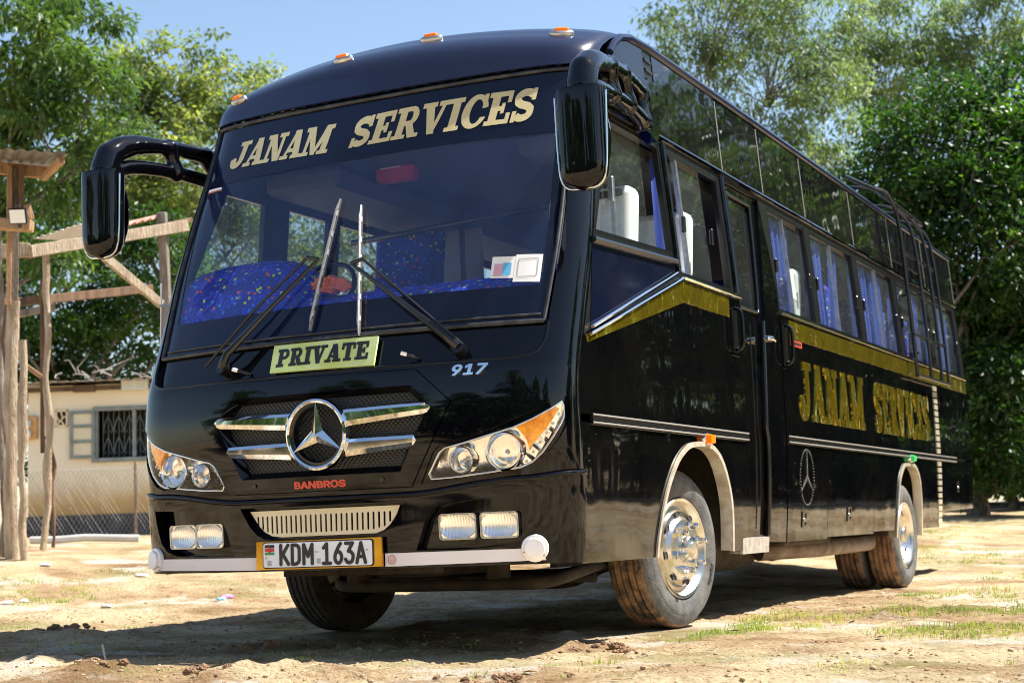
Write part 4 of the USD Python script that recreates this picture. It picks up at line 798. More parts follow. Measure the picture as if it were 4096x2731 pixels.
# wheels; x is the outer side
def wheel(x, y, z, sg, kind):
    ca, sa = (math.cos(.14), math.sin(.14)) if kind == 'front' else (1., 0.)          # the front pair is steered a little
    A = [[sg*ca, -sg*sa, 0], [sa, ca, 0], [0, 0, 1.]]
    pl = lambda m, dx=0: at(m.copy().apply_translation((dx, 0, 0)), (x, y, z), A)
    Rt, w_ = .418, .225
    if kind == 'front': pr = [(.05, .040), (.075, .040), (.082, .026), (.150, .020), (.168, .000), (.196, -.004), (.206, -.022), (.225, -.026), (.236, -.010), (.248, .006), (.262, .010), (.268, .002), (.264, -.03)]
    else: pr = [(.04, -.105), (.085, -.10), (.10, -.112), (.155, -.112), (.185, -.085), (.212, -.03), (.232, -.008), (.248, .006), (.262, .010), (.268, .002), (.264, -.03)]
    rimm = lathe([(0, pr[0][1])] + pr, 72, 'x')
    wl = bp('wheel', pl(rimm), M['steel'], 35)
    h = w_/2; cx = -h+.012
    prof = [(.262, -.022), (.275, .004), (.300, .014), (.330, .016), (.345, .0165), (.350, .013), (.372, .010), (.392, .0), (.404, -.012)]
    tp = [(r, d) for r, d in prof]
    tread = [(.404, -.012), (.414, -.022), (Rt, -.040)]
    for c in (.060, .100, .140, .180): tread += [(Rt, -c+.006), (Rt-.014, -c+.004), (Rt-.014, -c-.004), (Rt, -c-.006)]
    tread += [(.412, -w_+.012), (.40, -w_+.004), (.33, -w_-.01), (.26, -w_+.03)]
    td = lathe(tread, 96, 'x'); vv = td.vertices; rr_ = np.hypot(vv[:, 1], vv[:, 2]); nz_ = meshkit.fbm(vv*22+sg*3+y, 4, 5)-.5
    k_ = (1+.016*nz_*(rr_ > .40)); td.vertices = vv*np.c_[np.ones(len(vv)), k_, k_]
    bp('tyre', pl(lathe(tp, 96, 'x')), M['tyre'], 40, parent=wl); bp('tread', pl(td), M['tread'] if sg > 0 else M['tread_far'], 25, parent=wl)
    for k in range(8):
        t = k/8*2*np.pi + .2; r = .183 if kind == 'front' else .205; dx = .0 if kind == 'front' else -.045
        hole = lathe([(0, .0), (.75, .0), (1., .004)], 18, 'x').apply_scale((1, .024, .017)); T_ = trimesh.transformations.rotation_matrix(t, [1, 0, 0]); hole.apply_translation((0, 0, r)); hole.apply_transform(T_)
        bp('hand_hole', pl(hole, dx+.004), M['tyred'], parent=wl)
    if kind == 'front':
        bp('hub_cap', pl(lathe([(0, .078), (.030, .076), (.036, .070), (.058, .066), (.068, .052), (.072, .030)], 40, 'x')), M['steel'], 40, parent=wl)
        for k in range(6):
            t = k/6*2*np.pi + .3
            nt = lathe([(0, .095), (.013, .093), (.017, .085), (.0185, .05), (.024, .045), (.024, .02)], 6, 'x'); nt.apply_translation((0, .118*math.cos(t), .118*math.sin(t))); bp('wheel_nut', pl(nt), M['chrome'], 20, parent=wl)
    elif kind == 'rear':
        bp('hub_cap', pl(lathe([(0, .0), (.06, -.002), (.072, -.02), (.075, -.10)], 36, 'x')), M['steel'], 40, parent=wl)
        for k in range(6):
            t = k/6*2*np.pi; nt = lathe([(0, -.07), (.016, -.072), (.018, -.11)], 6, 'x'); nt.apply_translation((0, .115*math.cos(t), .115*math.sin(t))); bp('wheel_nut', pl(nt), M['chrome'], 20, parent=wl)
    if kind == 'front' and sg > 0:
        g, w = fontpoly('Apollo', 3); g = affinity.scale(g, .040, .040, origin=(0, 0)); wd = w*.040
        def arcfn(u, v, off=0., nrm=False):
            th = -2.05 - (np.asarray(u)-wd/2)/.318 + math.pi*0; r = .306+np.asarray(v); 
            Lq = np.stack([.0195+0*r+np.asarray(off), -r*np.sin(th), r*np.cos(th)], -1); Pq = Lq @ np.array(A) + np.array([x, y, z]); n_ = np.broadcast_to(np.array(A[0]), Pq.shape)
            return (Pq, n_) if nrm else Pq
        bp('tyre_lettering', patch(affinity.scale(g, 1, 1), arcfn, .01, .0, .002), M['tyred'], parent=wl)
    return wl
wheel(1.058, 1.285, .418, 1, 'front'); wheel(-1.15, 1.25, .418, -1, 'front')
wheel(1.135, 6.24, .395, 1, 'rear'); wheel(-1.135, 6.24, .395, -1, 'rear'); wheel(.86, 6.24, .395, 1, 'inner'); wheel(-.86, 6.24, .395, -1, 'inner')
# loose things in the cab
cv = trimesh.creation.icosphere(4, 1.); p_ = cv.vertices*[.105, .05, .042]; p_ += (meshkit.fbm(p_*26+3, 4, 2)-.5)[:, None]*cv.vertices*.07; p_ += (meshkit.noise(p_*60, 9)-.5)[:, None]*cv.vertices*.02
cv.vertices = p_ + [-.14, -.21, 1.772]; tag(put(None, 'cloth_rag', cv, M['cloth'], True), 'crumpled orange cloth lying on the dashboard behind the wipers', 'cloth')
rb_ = thing('first_aid_box', 'red box with a white label hanging high behind the windscreen', 'box', (-.38, .86, 2.60))
put(rb_, 'box_body', bx(-.13, .12, -.04, .06, -.075, .085, .02), M['redpl']); put(rb_, 'box_label', bx(-.085, .04, -.044, -.040, -.005, .05), M['paper'])
# ------------------------------------------------------------------ ground
HT = PC([-60, 2.5, 3.5, 5, 7, 9.5, 15, 20, 60, 200], [0, 0, .01, .05, .19, .42, .65, .72, .9, .9])
def ground_h(x, y, fine=True):
    x, y = np.asarray(x, float), np.asarray(y, float); t = -x*.8 + y*.6
    h = HT(np.clip(t, -59, 199)) - .03*sm(y, 3, 6)*sm(-t, -6, -3)
    p = np.stack([x, y, 0*x], -1)
    if fine:
        near = sm(-np.hypot(x-1, y), -16, -6)
        h = h + (meshkit.fbm(p*.9+11, 3, 1)-.5)*.07*sm(np.hypot(x-2, y+3), 1, 4) + (meshkit.fbm(p*5, 4, 2)-.5)*.032 + near*(meshkit.fbm(p*20, 4, 3)-.5)*.030
        rough = np.clip(meshkit.fbm(p*1.4+40, 3, 8)*2.6-1.35, 0, 1)*near
        h = h + rough*(meshkit.fbm(p*11+5, 4, 6)-.42)*.13
        for mx, my, r, a in ((-2.3, .35, .30, .045), (-2.75, .25, .34, .05), (-.62, -.12, .22, .05), (.92, .05, .20, .05), (.25, -1.35, .35, .045), (2.0, -1.45, .4, .04), (-.55, -1.45, .28, .05), (1.35, -1.35, .3, .03)):
            d2 = ((x-mx)**2 + ((y-my)*1.2)**2)/r**2; h = h + a*np.exp(-d2*1.4)*(.45+1.1*meshkit.fbm(p*15+2, 3, 4))
        rut = np.exp(-((x-1.75-.06*np.sin(y*.9))/.14)**2)*sm(y, 4.5, 6.5)*sm(-y, -11, -8); h = h + rut*(.018*np.sin(y*38)-.01)
    for wx, wy in ((1.0, 1.29), (-1.03, 1.26), (1.0, 6.24), (-1.0, 6.24)):          # the tyres press it flat
        d = np.hypot((x-wx)/.30, (y-wy)/.40); k = sm(-d, -1.5, -.8); h = h*(1-k) + k*(-.004 if wy < 3 else -.027)
    return h
def axis_(a, b, step, lo, hi, n):
    g = lambda s, e: s + np.sign(e-s)*np.geomspace(step, abs(e-s), n)
    return np.unique(np.r_[g(a, lo)[::-1], np.arange(a, b, step), g(b, hi)])
gx_, gy_ = axis_(-4.6, 5.2, .034, -160, 160, 60), axis_(-2.3, 5.2, .034, -90, 260, 70)
GXX, GYY = np.meshgrid(gx_, gy_); Hh = ground_h(GXX, GYY); nx = len(gx_)
V = np.stack([GXX.ravel(), GYY.ravel(), Hh.ravel()], 1); i = np.arange(len(gy_)-1)[:, None]*nx; j = np.arange(nx-1)[None]; q = np.stack([i+j, i+j+1, i+nx+1+j, i+nx+j], -1).reshape(-1, 4)
gm = material('dry_ground', {'g': ('geometry', {}), 'm': ('mapping', {'scale': (1, 1.3, 1)}), 'a': ('noise_texture', {'scale': .55, 'detail': 5, 'roughness': .62}), 'b': ('noise_texture', {'scale': 2.3, 'detail': 7, 'roughness': .68}),
    'c': ('noise_texture', {'scale': 40., 'detail': 8, 'roughness': .72}), 'wht': ('noise_texture', {'scale': 1.1, 'detail': 6, 'roughness': .65}), 'off': ('mapping', {'location': (31, 7, 3)}),
    'r1': ('rgb_ramp', {'ramp': [(.36, (.25, .15, .078)), (.46, (.41, .295, .170)), (.58, (.55, .44, .28))]}), 'r2': ('rgb_ramp', {'ramp': [(.32, (.58, .44, .34)), (.50, (1, 1, 1)), (.66, (1.12, 1.1, 1.05))]}),
    'm1': ('mix_color', {'blend_type': 'multiply', 'fac': .85, 'use_clamp': False}), 'r3': ('rgb_ramp', {'ramp': [(.36, (.42, .36, .30)), (.5, (1, 1, 1)), (.66, (1.22, 1.2, 1.16))]}), 'm2': ('mix_color', {'blend_type': 'multiply', 'fac': .8, 'use_clamp': False}),
    'w': ('map_range', {'from_min': .55, 'from_max': .63, 'to_min': 0, 'to_max': .75, 'clamp': True}), 'm3': ('mix_color', {'b': (.60, .55, .47)}),
    'gn': ('noise_texture', {'scale': .7, 'detail': 6, 'roughness': .7}), 'go': ('mapping', {'location': (5, 60, 0)}), 'gr': ('map_range', {'from_min': .53, 'from_max': .66, 'to_min': 0, 'to_max': .55, 'clamp': True}), 'm4': ('mix_color', {'b': (.20, .20, .065)}),
    'bu': ('bump', {'strength': 1., 'distance': .04}), 'p': ('principled_bsdf', {'roughness': .95, 'specular_ior_level': .15})},
    [('g.position', 'm.vector'), ('m.vector', 'a.vector'), ('m.vector', 'b.vector'), ('m.vector', 'c.vector'), ('m.vector', 'off.vector'), ('off.vector', 'wht.vector'), ('a.fac', 'r1.fac'), ('b.fac', 'r2.fac'), ('r1.color', 'm1.a'), ('r2.color', 'm1.b'),
     ('c.fac', 'r3.fac'), ('m1.result', 'm2.a'), ('r3.color', 'm2.b'), ('wht.fac', 'w.value'), ('m2.result', 'm3.a'), ('w.result', 'm3.fac'), ('m.vector', 'go.vector'), ('go.vector', 'gn.vector'), ('gn.fac', 'gr.value'), ('m3.result', 'm4.a'), ('gr.result', 'm4.fac'),
     ('m4.result', 'p.base_color'), ('c.fac', 'bu.height'), ('bu.normal', 'p.normal')], 'p.BSDF')
tag(put(None, 'ground', trimesh.Trimesh(V, np.vstack([q[:, [0, 1, 2]], q[:, [0, 2, 3]]]), process=False), gm, True), kind='structure')
def instancer(path, protos, pos, which, scale, rotz, tilt=None):
    pi = UsdGeom.PointInstancer.Define(stage, path); rel = pi.CreatePrototypesRel()
    for n_, (mesh, m) in protos.items():
        rel.AddTarget(usdkit.mesh(stage, f'{path}/{n_}', mesh, m, smooth=40).GetPath())
    pi.CreatePositionsAttr(Vt.Vec3fArray.FromNumpy(pos.astype(np.float32))); pi.CreateProtoIndicesAttr(Vt.IntArray.FromNumpy(which.astype(np.int32)))
    pi.CreateScalesAttr(Vt.Vec3fArray.FromNumpy((scale[:, None]*np.ones((1, 3)) if scale.ndim == 1 else scale).astype(np.float32)))
    c, s = np.cos(rotz/2), np.sin(rotz/2)
    pi.CreateOrientationsAttr(Vt.QuathArray([Gf.Quath(float(a), 0, 0, float(b)) for a, b in zip(c, s)]))
    return pi.GetPrim()
def tuft(n, h, spread, seed):
    r = np.random.default_rng(seed); V, F = [], []
    for k in range(n):
        a, b = r.uniform(0, 6.28), r.uniform(0, 6.28); p = np.array([math.cos(a), math.sin(a), 0])*spread*math.sqrt(r.random()); d = np.array([math.cos(b), math.sin(b), 0]); w = np.array([-d[1], d[0], 0])*.0028
        L = h*r.uniform(.45, 1.1); q = r.uniform(.2, .9); o = len(V)
        V += [p-w, p+w, p+d*L*.35*q+[0, 0, L*.62]-w*.8, p+d*L*.35*q+[0, 0, L*.62]+w*.8, p+d*L*q+[0, 0, L*(1-.35*q)]]; F += [[o, o+1, o+3], [o, o+3, o+2], [o+2, o+3, o+4]]
    return trimesh.Trimesh(np.array(V), F, process=False)
def leafmat(name, cols, trans, tw=.42, rough=.42):
    n = {'g': ('geometry', {}), 'cn': ('noise_texture', {'scale': 1.1, 'detail': 3, 'roughness': .6}), 'cm': ('map_range', {'from_min': .36, 'from_max': .66, 'to_min': -.18, 'to_max': .66, 'clamp': True}), 'mx': ('math', {'math_type': 'multiply_add', 'value2': .45}), 'r': ('rgb_ramp', {'ramp': cols}), 'p': ('principled_bsdf', {'roughness': rough, 'specular_ior_level': .4}), 't': ('translucent_bsdf', {}), 'mt': ('mix_color', {'blend_type': 'multiply', 'fac': 1., 'b': trans, 'use_clamp': False}), 'x': ('mix_closure', {'fac': tw})}
    return material(name, n, [('g.position', 'cn.vector'), ('cn.fac', 'cm.value'), ('g.random_per_island', 'mx.value1'), ('cm.result', 'mx.value3'), ('mx.value', 'r.fac'), ('r.color', 'p.base_color'), ('r.color', 'mt.a'), ('mt.result', 't.color'), ('p.BSDF', 'x.closure1'), ('t.BSDF', 'x.closure2')], 'x.closure')
grassm = leafmat('grass_blades', [(0, (.20, .28, .06)), (.35, (.34, .38, .09)), (.6, (.50, .46, .16)), (1, (.62, .52, .26))], (1.2, 1.2, .8))
r = np.random.default_rng(3)
def scatter(n, x0, x1, y0, y1, thr, seed, sc=1.1):
    x, y = r.uniform(x0, x1, n), r.uniform(y0, y1, n); f = meshkit.fbm(np.stack([x, y, 0*x], -1)*sc+seed, 4, seed); k = f > thr; return x[k], y[k]
sx, sy = [np.concatenate(c) for c in zip(scatter(9000, 1.3, 5.2, -.2, 8.5, .60, 21), scatter(2500, 1.3, 4, .4, 2.6, .50, 5, 2.), scatter(5200, -10.5, -5.0, 1.5, 6.5, .53, 31, .8), scatter(1500, -6, 0.5, -1.8, 2.5, .62, 17, 2.),
    scatter(3000, -.5, 2.5, 9.5, 16, .50, 3), scatter(700, .2, 5, -2.4, -.5, .62, 9, 2.), scatter(260, 1.14, 1.5, .9, 2.9, .3, 4))]
k = ~((np.abs(sx) < 1.25) & (sy > .7) & (sy < 1.9)) & (r.random(len(sx)) < np.clip(meshkit.fbm(np.stack([sx, sy, 0*sx], -1)*4.5, 3, 77)*2.6-.85, .03, .8)); sx, sy = sx[k], sy[k]
tag(instancer('/World/grass', {'tuft_a': (tuft(14, .040, .06, 1), grassm), 'tuft_b': (tuft(11, .058, .07, 2), grassm), 'tuft_c': (tuft(18, .030, .08, 3), grassm)}, np.stack([sx, sy, ground_h(sx, sy)-.004], 1), r.integers(0, 3, len(sx)), r.uniform(.30, 1.0, len(sx)), r.uniform(0, 6.28, len(sx))),
    'short dry yellow and green grass growing in patches on the bare ground', 'grass', kind='stuff')
def rock(seed, s=1., sub=2):
    t = trimesh.creation.icosphere(sub, 1.); v = t.vertices; t.vertices = v*(.45+.75*meshkit.fbm(v*1.9+seed*7, 4, seed)+(.55*(meshkit.fbm(v*6+seed, 3, seed+3)-.5) if sub > 2 else 0))[:, None]*[1, .85, .62]*s; return t
soil = noisy('soil_clods', (.20, .12, .065), (.38, .26, .155), 14, .95, bump=.01, bscale=60)
x1, y1 = scatter(9000, -4.5, 5, -2.2, 4.5, .45, 13, 1.3); x2, y2 = scatter(9000, -4.0, 3.2, -2.2, .6, .49, 44, 2.4); cx, cy = np.r_[x1, x2], np.r_[y1, y2]
k = ~((np.abs(np.abs(cx)-1.02) < .25) & (np.abs(cy-1.3) < .5)); cx, cy = cx[k], cy[k]
tag(instancer('/World/soil_crumbs', {'crumb_a': (rock(1, 1, 1), soil), 'crumb_b': (rock(2, 1, 1), soil), 'crumb_c': (rock(3, 1, 1), soil)}, np.stack([cx, cy, ground_h(cx, cy)], 1), r.integers(0, 3, len(cx)), .0025+.015*r.random(len(cx))**5, r.uniform(0, 6.28, len(cx))),
    'small crumbs of brown soil and grit strewn over the ground round the bus', 'soil', kind='stuff')
stw = trimesh.Trimesh(np.array([[-.5, -.012, 0], [.5, -.008, .12], [.5, .010, .12], [-.5, .012, 0], [0, 0, .16]]), [[0, 1, 4], [1, 2, 4], [2, 3, 4], [3, 0, 4]], process=False); lfl = trimesh.Trimesh(np.array([[-.5, 0, .05], [0, -.22, .15], [.5, 0, .05], [0, .22, .18]]), [[0, 1, 2], [0, 2, 3]], process=False)
qx, qy = r.uniform(-4.5, 5.2, 2600), r.uniform(-2.3, 6, 2600)
tag(instancer('/World/dry_straw', {'straw': (stw, noisy('straw', (.38, .27, .13), (.55, .43, .24), 9, .8)), 'twig': (stw, noisy('twig', (.10, .07, .05), (.20, .14, .09), 9, .9)), 'leaf_bit': (lfl, noisy('leaf_bit', (.16, .085, .04), (.34, .22, .10), 12, .8))}, np.stack([qx, qy, ground_h(qx, qy)+.003], 1), r.integers(0, 3, 2600), .012+.05*r.random(2600)**2.2, r.uniform(0, 6.28, 2600)), 'straw, twigs and dry leaf bits strewn over the ground', 'debris', kind='stuff')
darksoil = noisy('dark_clods', (.15, .085, .045), (.30, .185, .105), 9, .95, bump=.02, bscale=40)
for cx_, cy_, s, n_, lab in ((1.16, -.02, .095, 9, 'heap of brown clods beside the front tyre nearest the camera'), (-2.42, .40, .075, 12, 'low heap of brown soil at the far left by the shadow edge'), (-.55, -1.42, .06, 7, 'grey knotted root lump at the bottom edge left of centre'), (.12, -1.47, .07, 8, 'crumbly soil lump at the bottom edge below the number plate'),
                       (1.45, -1.52, .10, 10, 'rough brown clods along the bottom edge below the right headlamp'), (-.66, -.10, .09, 8, 'dark clods in the shade by the far front tyre'), (.92, .12, .07, 7, 'dark clods under the bumper beside the near tyre')):
    hp = [at(rock(50+k+int(s*1000), s*r.uniform(.18, .5)*(1 if k < n_ else .5), 3), (cx_+r.normal()*s*1.2, cy_+r.normal()*s*.9, float(ground_h(cx_, cy_))+r.uniform(-.02, s*.14))) for k in range(2*n_)]
    tag(put(None, 'clod_heap', trimesh.util.concatenate(hp), darksoil, 15), lab, 'soil heap', kind='stuff')
def spot(px, py, d):
    """the point d metres in front of the photographer in the direction (px, py) of the 2352 px wide picture"""
    q = np.array([(px-1176)/3581.6, -(py-784)/3581.6, 1.]); return CAM + (q[0]*R3 + q[1]*U3 + q[2]*fwd)*d
tw = [(-1.72, -.86, .012), (-1.50, -.93, .05), (-1.38, -1.04, .015)]
tag(put(None, 'dry_stick', tube([(-1.10, -.78, .075), (-.98, -.90, .03), (-.92, -.96, .008)], [.006, .005, .004], 6), noisy('dry_stick', (.55, .40, .22), (.62, .48, .28), 8, .8)), 'pale dry stick poking up in the shadow at the lower left', 'stick')
def litter(name, px, py, d, s, col, lab, cat='litter'):
    p = spot(px, py, d); p[2] = float(ground_h(p[0], p[1]))+.012
    t = trimesh.creation.icosphere(2, 1.); t.vertices = t.vertices*[s, s*.7, .012+.12*s]*(.6+.8*meshkit.fbm(t.vertices*2+px, 3, 3))[:, None]; tag(put(None, name, at(t, p), plain(f'litter_{px}', col, .6), 30), lab, cat)
litter('paper_scrap', 18, 1332, 12.5, .06, (.78, .77, .74), 'crumpled white paper lying at the left edge of the ground')
litter('paper_scrap', 55, 1326, 12.8, .04, (.74, .73, .70), 'small white scrap just right of the crumpled paper at the left edge')
litter('stone', 325, 1288, 14.5, .07, (.66, .62, .58), 'pale stone lying left of the white bumper disc', 'stone')
litter('plastic_wrapper', 522, 1323, 12.8, .06, (.75, .25, .50), 'pink plastic wrapper on the sunlit ground below the left fog lamps')
litter('plastic_wrapper', 508, 1328, 12.6, .045, (.25, .55, .70), 'blue plastic wrapper beside the pink one')
litter('flat_tin', 105, 1264+10, 15.5, .06, (.55, .58, .62), 'flat grey sheet scrap lying in front of the timber posts', 'scrap')
litter('stone', 245, 1325, 12.2, .05, (.45, .42, .38), 'small grey stone on the bare ground left of the bus', 'stone')
lf = trimesh.Trimesh(np.array([[-.06, 0, .01], [0, -.022, .02], [.06, 0, .012], [0, .022, .018]]), [[0, 1, 2], [0, 2, 3]], process=False)
tag(put(None, 'dead_leaf', at(lf, (1.42, 1.02, float(ground_h(1.42, 1.02))+.004)), plain('dead_leaf', (.25, .11, .04), .7), False), 'dead brown leaf on the ground against the near front tyre', 'leaf')

# ------------------------------------------------------------------ trees
barkm = noisy('bark', (.075, .06, .05), (.19, .165, .14), 6, .95, bump=.03, bscale=20, stretch=(3, 3, .6))
LM = {'mango': leafmat('mango_leaves', [(0, (.035, .075, .02)), (.5, (.10, .16, .04)), (.8, (.19, .26, .07)), (.9, (.42, .42, .17)), (1, (.60, .56, .32))], (1.5, 1.7, .7), .45),
      'olive': leafmat('olive_leaves', [(0, (.09, .13, .045)), (.45, (.24, .28, .09)), (.8, (.42, .43, .15)), (1, (.56, .50, .18))], (1.4, 1.5, .7), .5),
      'grey': leafmat('grey_green_leaves', [(0, (.09, .13, .07)), (.5, (.22, .28, .14)), (.8, (.34, .41, .16)), (1, (.48, .53, .22))], (1.35, 1.5, .7), .5),
      'dark': leafmat('dark_leaves', [(0, (.015, .04, .010)), (.5, (.034, .082, .015)), (.74, (.13, .235, .036)), (.92, (.30, .39, .07)), (1, (.45, .36, .10))], (1.5, 1.8, .6), .45)}  # light tones of the dark ramp paint sunlit patches into the leaves
def tree(name, label, base, ells, kind, clumps, per, L, W, rc, droop=.5, tr=.16, seed=1, group=None, lean=(0, 0)):
    """ells: crown lobes (dx, dy, z, rx, ry, rz) about the base; leaves gather in clumps on the lobes; limbs run to the clumps"""
    g = np.random.default_rng(seed); base = np.array(base, float); t = thing(name, label, 'tree', base, group=group)
    vol = np.array([e[3]*e[4]*e[5] for e in ells])**.8; C_ = []
    for e, n_ in zip(ells, (clumps*vol/vol.sum()).astype(int)+1):
        d = g.normal(size=(n_, 3)); d /= np.linalg.norm(d, axis=1, keepdims=True); rr = g.uniform(.30, 1, n_)**.45
        C_.append(np.array(e[:3]) + d*rr[:, None]*np.array(e[3:]))
    C_ = np.vstack(C_); C_ = C_[C_[:, 2] > .5]; n = len(C_); R_ = rc*g.uniform(.55, 1.25, n)
    cnt = np.maximum(6, (per*(R_/rc)**2).astype(int)); ci = np.repeat(np.arange(n), cnt); N_ = len(ci)
    p = g.normal(size=(N_, 3))*.5; p[:, 2] *= .52; p = C_[ci] + p*R_[ci][:, None]
    out = p - C_[ci]; out /= np.linalg.norm(out, axis=1, keepdims=True)+1e-9
    ax_ = out*.7 + g.normal(size=(N_, 3))*.65 + np.array([0, 0, -droop]); ax_ /= np.linalg.norm(ax_, axis=1, keepdims=True)
    sd_ = np.cross(ax_, g.normal(size=(N_, 3)) + np.array([0, 0, 1.6])); sd_ /= np.linalg.norm(sd_, axis=1, keepdims=True)+1e-9
    nn = np.cross(ax_, sd_); l = L*g.uniform(.6, 1.25, (N_, 1)); w = W*g.uniform(.7, 1.2, (N_, 1))
    V = np.stack([p, p+ax_*l*.45-sd_*w*.5+nn*w*.10, p+ax_*l-[0, 0, 1]*l*.08, p+ax_*l*.45+sd_*w*.5+nn*w*.10], 1).reshape(-1, 3)
    o = np.arange(N_)[:, None]*4; F = np.vstack([o+[0, 1, 2], o+[0, 2, 3]])
    put(t, 'crown', trimesh.Trimesh(V, F, process=False), LM[kind], False)
    # trunk and limbs
    top_ = np.array([lean[0], lean[1], min(e[2] for e in ells)*.75]); ms = [tube(curve([(0, 0, -.2), (lean[0]*.3+.1, lean[1]*.3, top_[2]*.5), top_], 10), np.linspace(tr*1.25, tr*.8, 10), 10)]
    m_ = min(n, max(6, n//14)); hub = C_[g.choice(n, m_, replace=False)]; hub = hub*.8 + np.array([0, 0, 1])*0
    for h in hub:
        s0 = top_*g.uniform(.7, 1.); md = (s0+h)/2 + g.normal(size=3)*.25 + [0, 0, .2]; ms.append(tube(curve([s0, md, h], 7), np.linspace(tr*.45, tr*.12, 7), 6, False))
    for k in g.choice(n, min(n, m_*3), replace=False):
        h = hub[np.argmin(np.linalg.norm(hub-C_[k], axis=1))]; ms.append(tube(curve([h, (h+C_[k])/2+g.normal(size=3)*.12, C_[k]], 5), np.linspace(tr*.13, tr*.05, 5), 4, False))
    put(t, 'trunk', trimesh.util.concatenate(ms), barkm, True)
    return t
def ground_at(px, d):
    p = spot(px, 1200, d); p[2] = float(ground_h(p[0], p[1], False)); return p
def lobes(base, items, d):
    out = []
    for px, py, rx, rz, dd in items:
        q = spot(px, py, d+dd) - base; k = (d+dd)/3581.6; out.append((q[0], q[1], q[2], rx*k, rx*k*.9, rz*k))
    return out
def scene_tree(name, label, px, d, items, *a, **k):
    b = ground_at(px, d); return tree(name, label, b, lobes(b, items, d), *a, **k)
scene_tree('mango_tree', 'big mango tree with drooping pale-tipped leaves filling the top left corner', -130, 27, [(-60, 60, 300, 250, 0), (150, 120, 170, 190, -.5), (60, 330, 230, 190, 0), (-150, 380, 250, 230, 1), (240, 330, 90, 110, 0), (130, 560, 90, 90, .5)], 'mango', 250, 105, .21, .066, .42, droop=.75, tr=.22, seed=11)
scene_tree('olive_green_tree', 'tall loose olive-green tree whose ragged top meets the sky left of the bus roof', 400, 36, [(400, 180, 110, 110, 0), (300, 200, 90, 100, .5), (510, 220, 110, 90, 0), (600, 240, 60, 90, 1), (420, 400, 260, 170, 0), (250, 460, 180, 160, 1), (480, 120, 45, 50, 0), (640, 200, 30, 30, 0)], 'olive', 380, 90, .16, .078, .40, droop=.35, tr=.17, seed=5)
scene_tree('olive_green_tree', 'broad lower tree with thick shaded foliage behind the timber frame and the cream house', 170, 33, [(120, 660, 220, 150, 0), (330, 640, 170, 160, 0), (-60, 640, 170, 200, 1), (260, 800, 200, 110, 1), (60, 820, 150, 90, .5), (20, 960, 90, 140, 3)], 'dark', 380, 100, .16, .065, .46, droop=.4, tr=.2, seed=8)
scene_tree('olive_green_tree', 'yellowish tree behind the bus, seen through its windows', 760, 40, [(700, 480, 170, 150, 0), (880, 560, 190, 130, 0), (520, 540, 150, 160, 0), (700, 660, 200, 120, 0)], 'olive', 260, 85, .16, .065, .46, droop=.3, tr=.17, seed=15)
scene_tree('feathery_tree', 'light grey-green airy tree with gaps of sky above the bus roof', 1700, 34, [(1620, 60, 150, 120, 0), (1560, 110, 90, 90, 0), (1760, 170, 150, 130, .5), (1850, 60, 140, 120, 1), (1900, 240, 120, 150, 0), (1700, 330, 150, 110, 1), (1560, 250, 60, 80, 0), (1820, 420, 150, 140, 0), (1740, -60, 200, 90, 0)], 'grey', 440, 72, .15, .045, .36, droop=.85, tr=.13, seed=22)
scene_tree('dark_tree', 'dense dark green tree with yellow flecks behind the rear of the bus', 2235, 24, [(2180, 330, 190, 170, 0), (2330, 300, 160, 190, .5), (2050, 500, 140, 150, 0), (2260, 560, 200, 190, -.3), (2110, 690, 130, 150, .8), (2300, 780, 150, 140, 0), (2400, 560, 150, 260, .5), (1990, 420, 80, 90, .5), (2330, 760, 140, 150, .4), (2300, 900, 120, 110, -.8), (2225, 960, 55, 110, -.6), (2262, 1060, 90, 90, -.9), (2350, 1095, 90, 60, -.9), (2215, 1110, 45, 45, -.5), (2370, 1020, 90, 130, -.5)], 'dark', 520, 135, .13, .058, .44, droop=.2, tr=.17, seed=31)
scene_tree('feathery_tree', 'pale tree at the top right corner rising behind the dark one', 2150, 37, [(2050, 40, 150, 130, 0), (2240, 80, 140, 120, .5), (2350, 20, 130, 160, 0), (2000, 180, 110, 120, 0), (2150, 200, 150, 110, 1)], 'grey', 320, 75, .16, .05, .38, droop=.7, tr=.14, seed=41)
scene_tree('leafy_bush', 'tall bush in the shade at the right edge beyond the bus tail', 2320, 27, [(2260, 1000, 110, 170, 0), (2390, 1000, 120, 180, 0), (2330, 1110, 140, 70, 0), (2230, 860, 100, 140, 1), (2225, 1070, 60, 100, 0), (2340, 860, 120, 120, .5), (2230, 1125, 80, 45, .5), (2330, 1130, 90, 45, .5), (2430, 1125, 90, 60, .5)], 'dark', 520, 95, .15, .065, .40, droop=.3, tr=.1, seed=51)
scene_tree('leafy_bush', 'row of dark bushes under the trees behind the bus tail', 2150, 38, [(2180, 1060, 160, 120, 0), (1950, 1000, 200, 160, 0), (2340, 1080, 150, 90, 1)], 'dark', 260, 80, .17, .075, .46, droop=.3, tr=.1, seed=52)
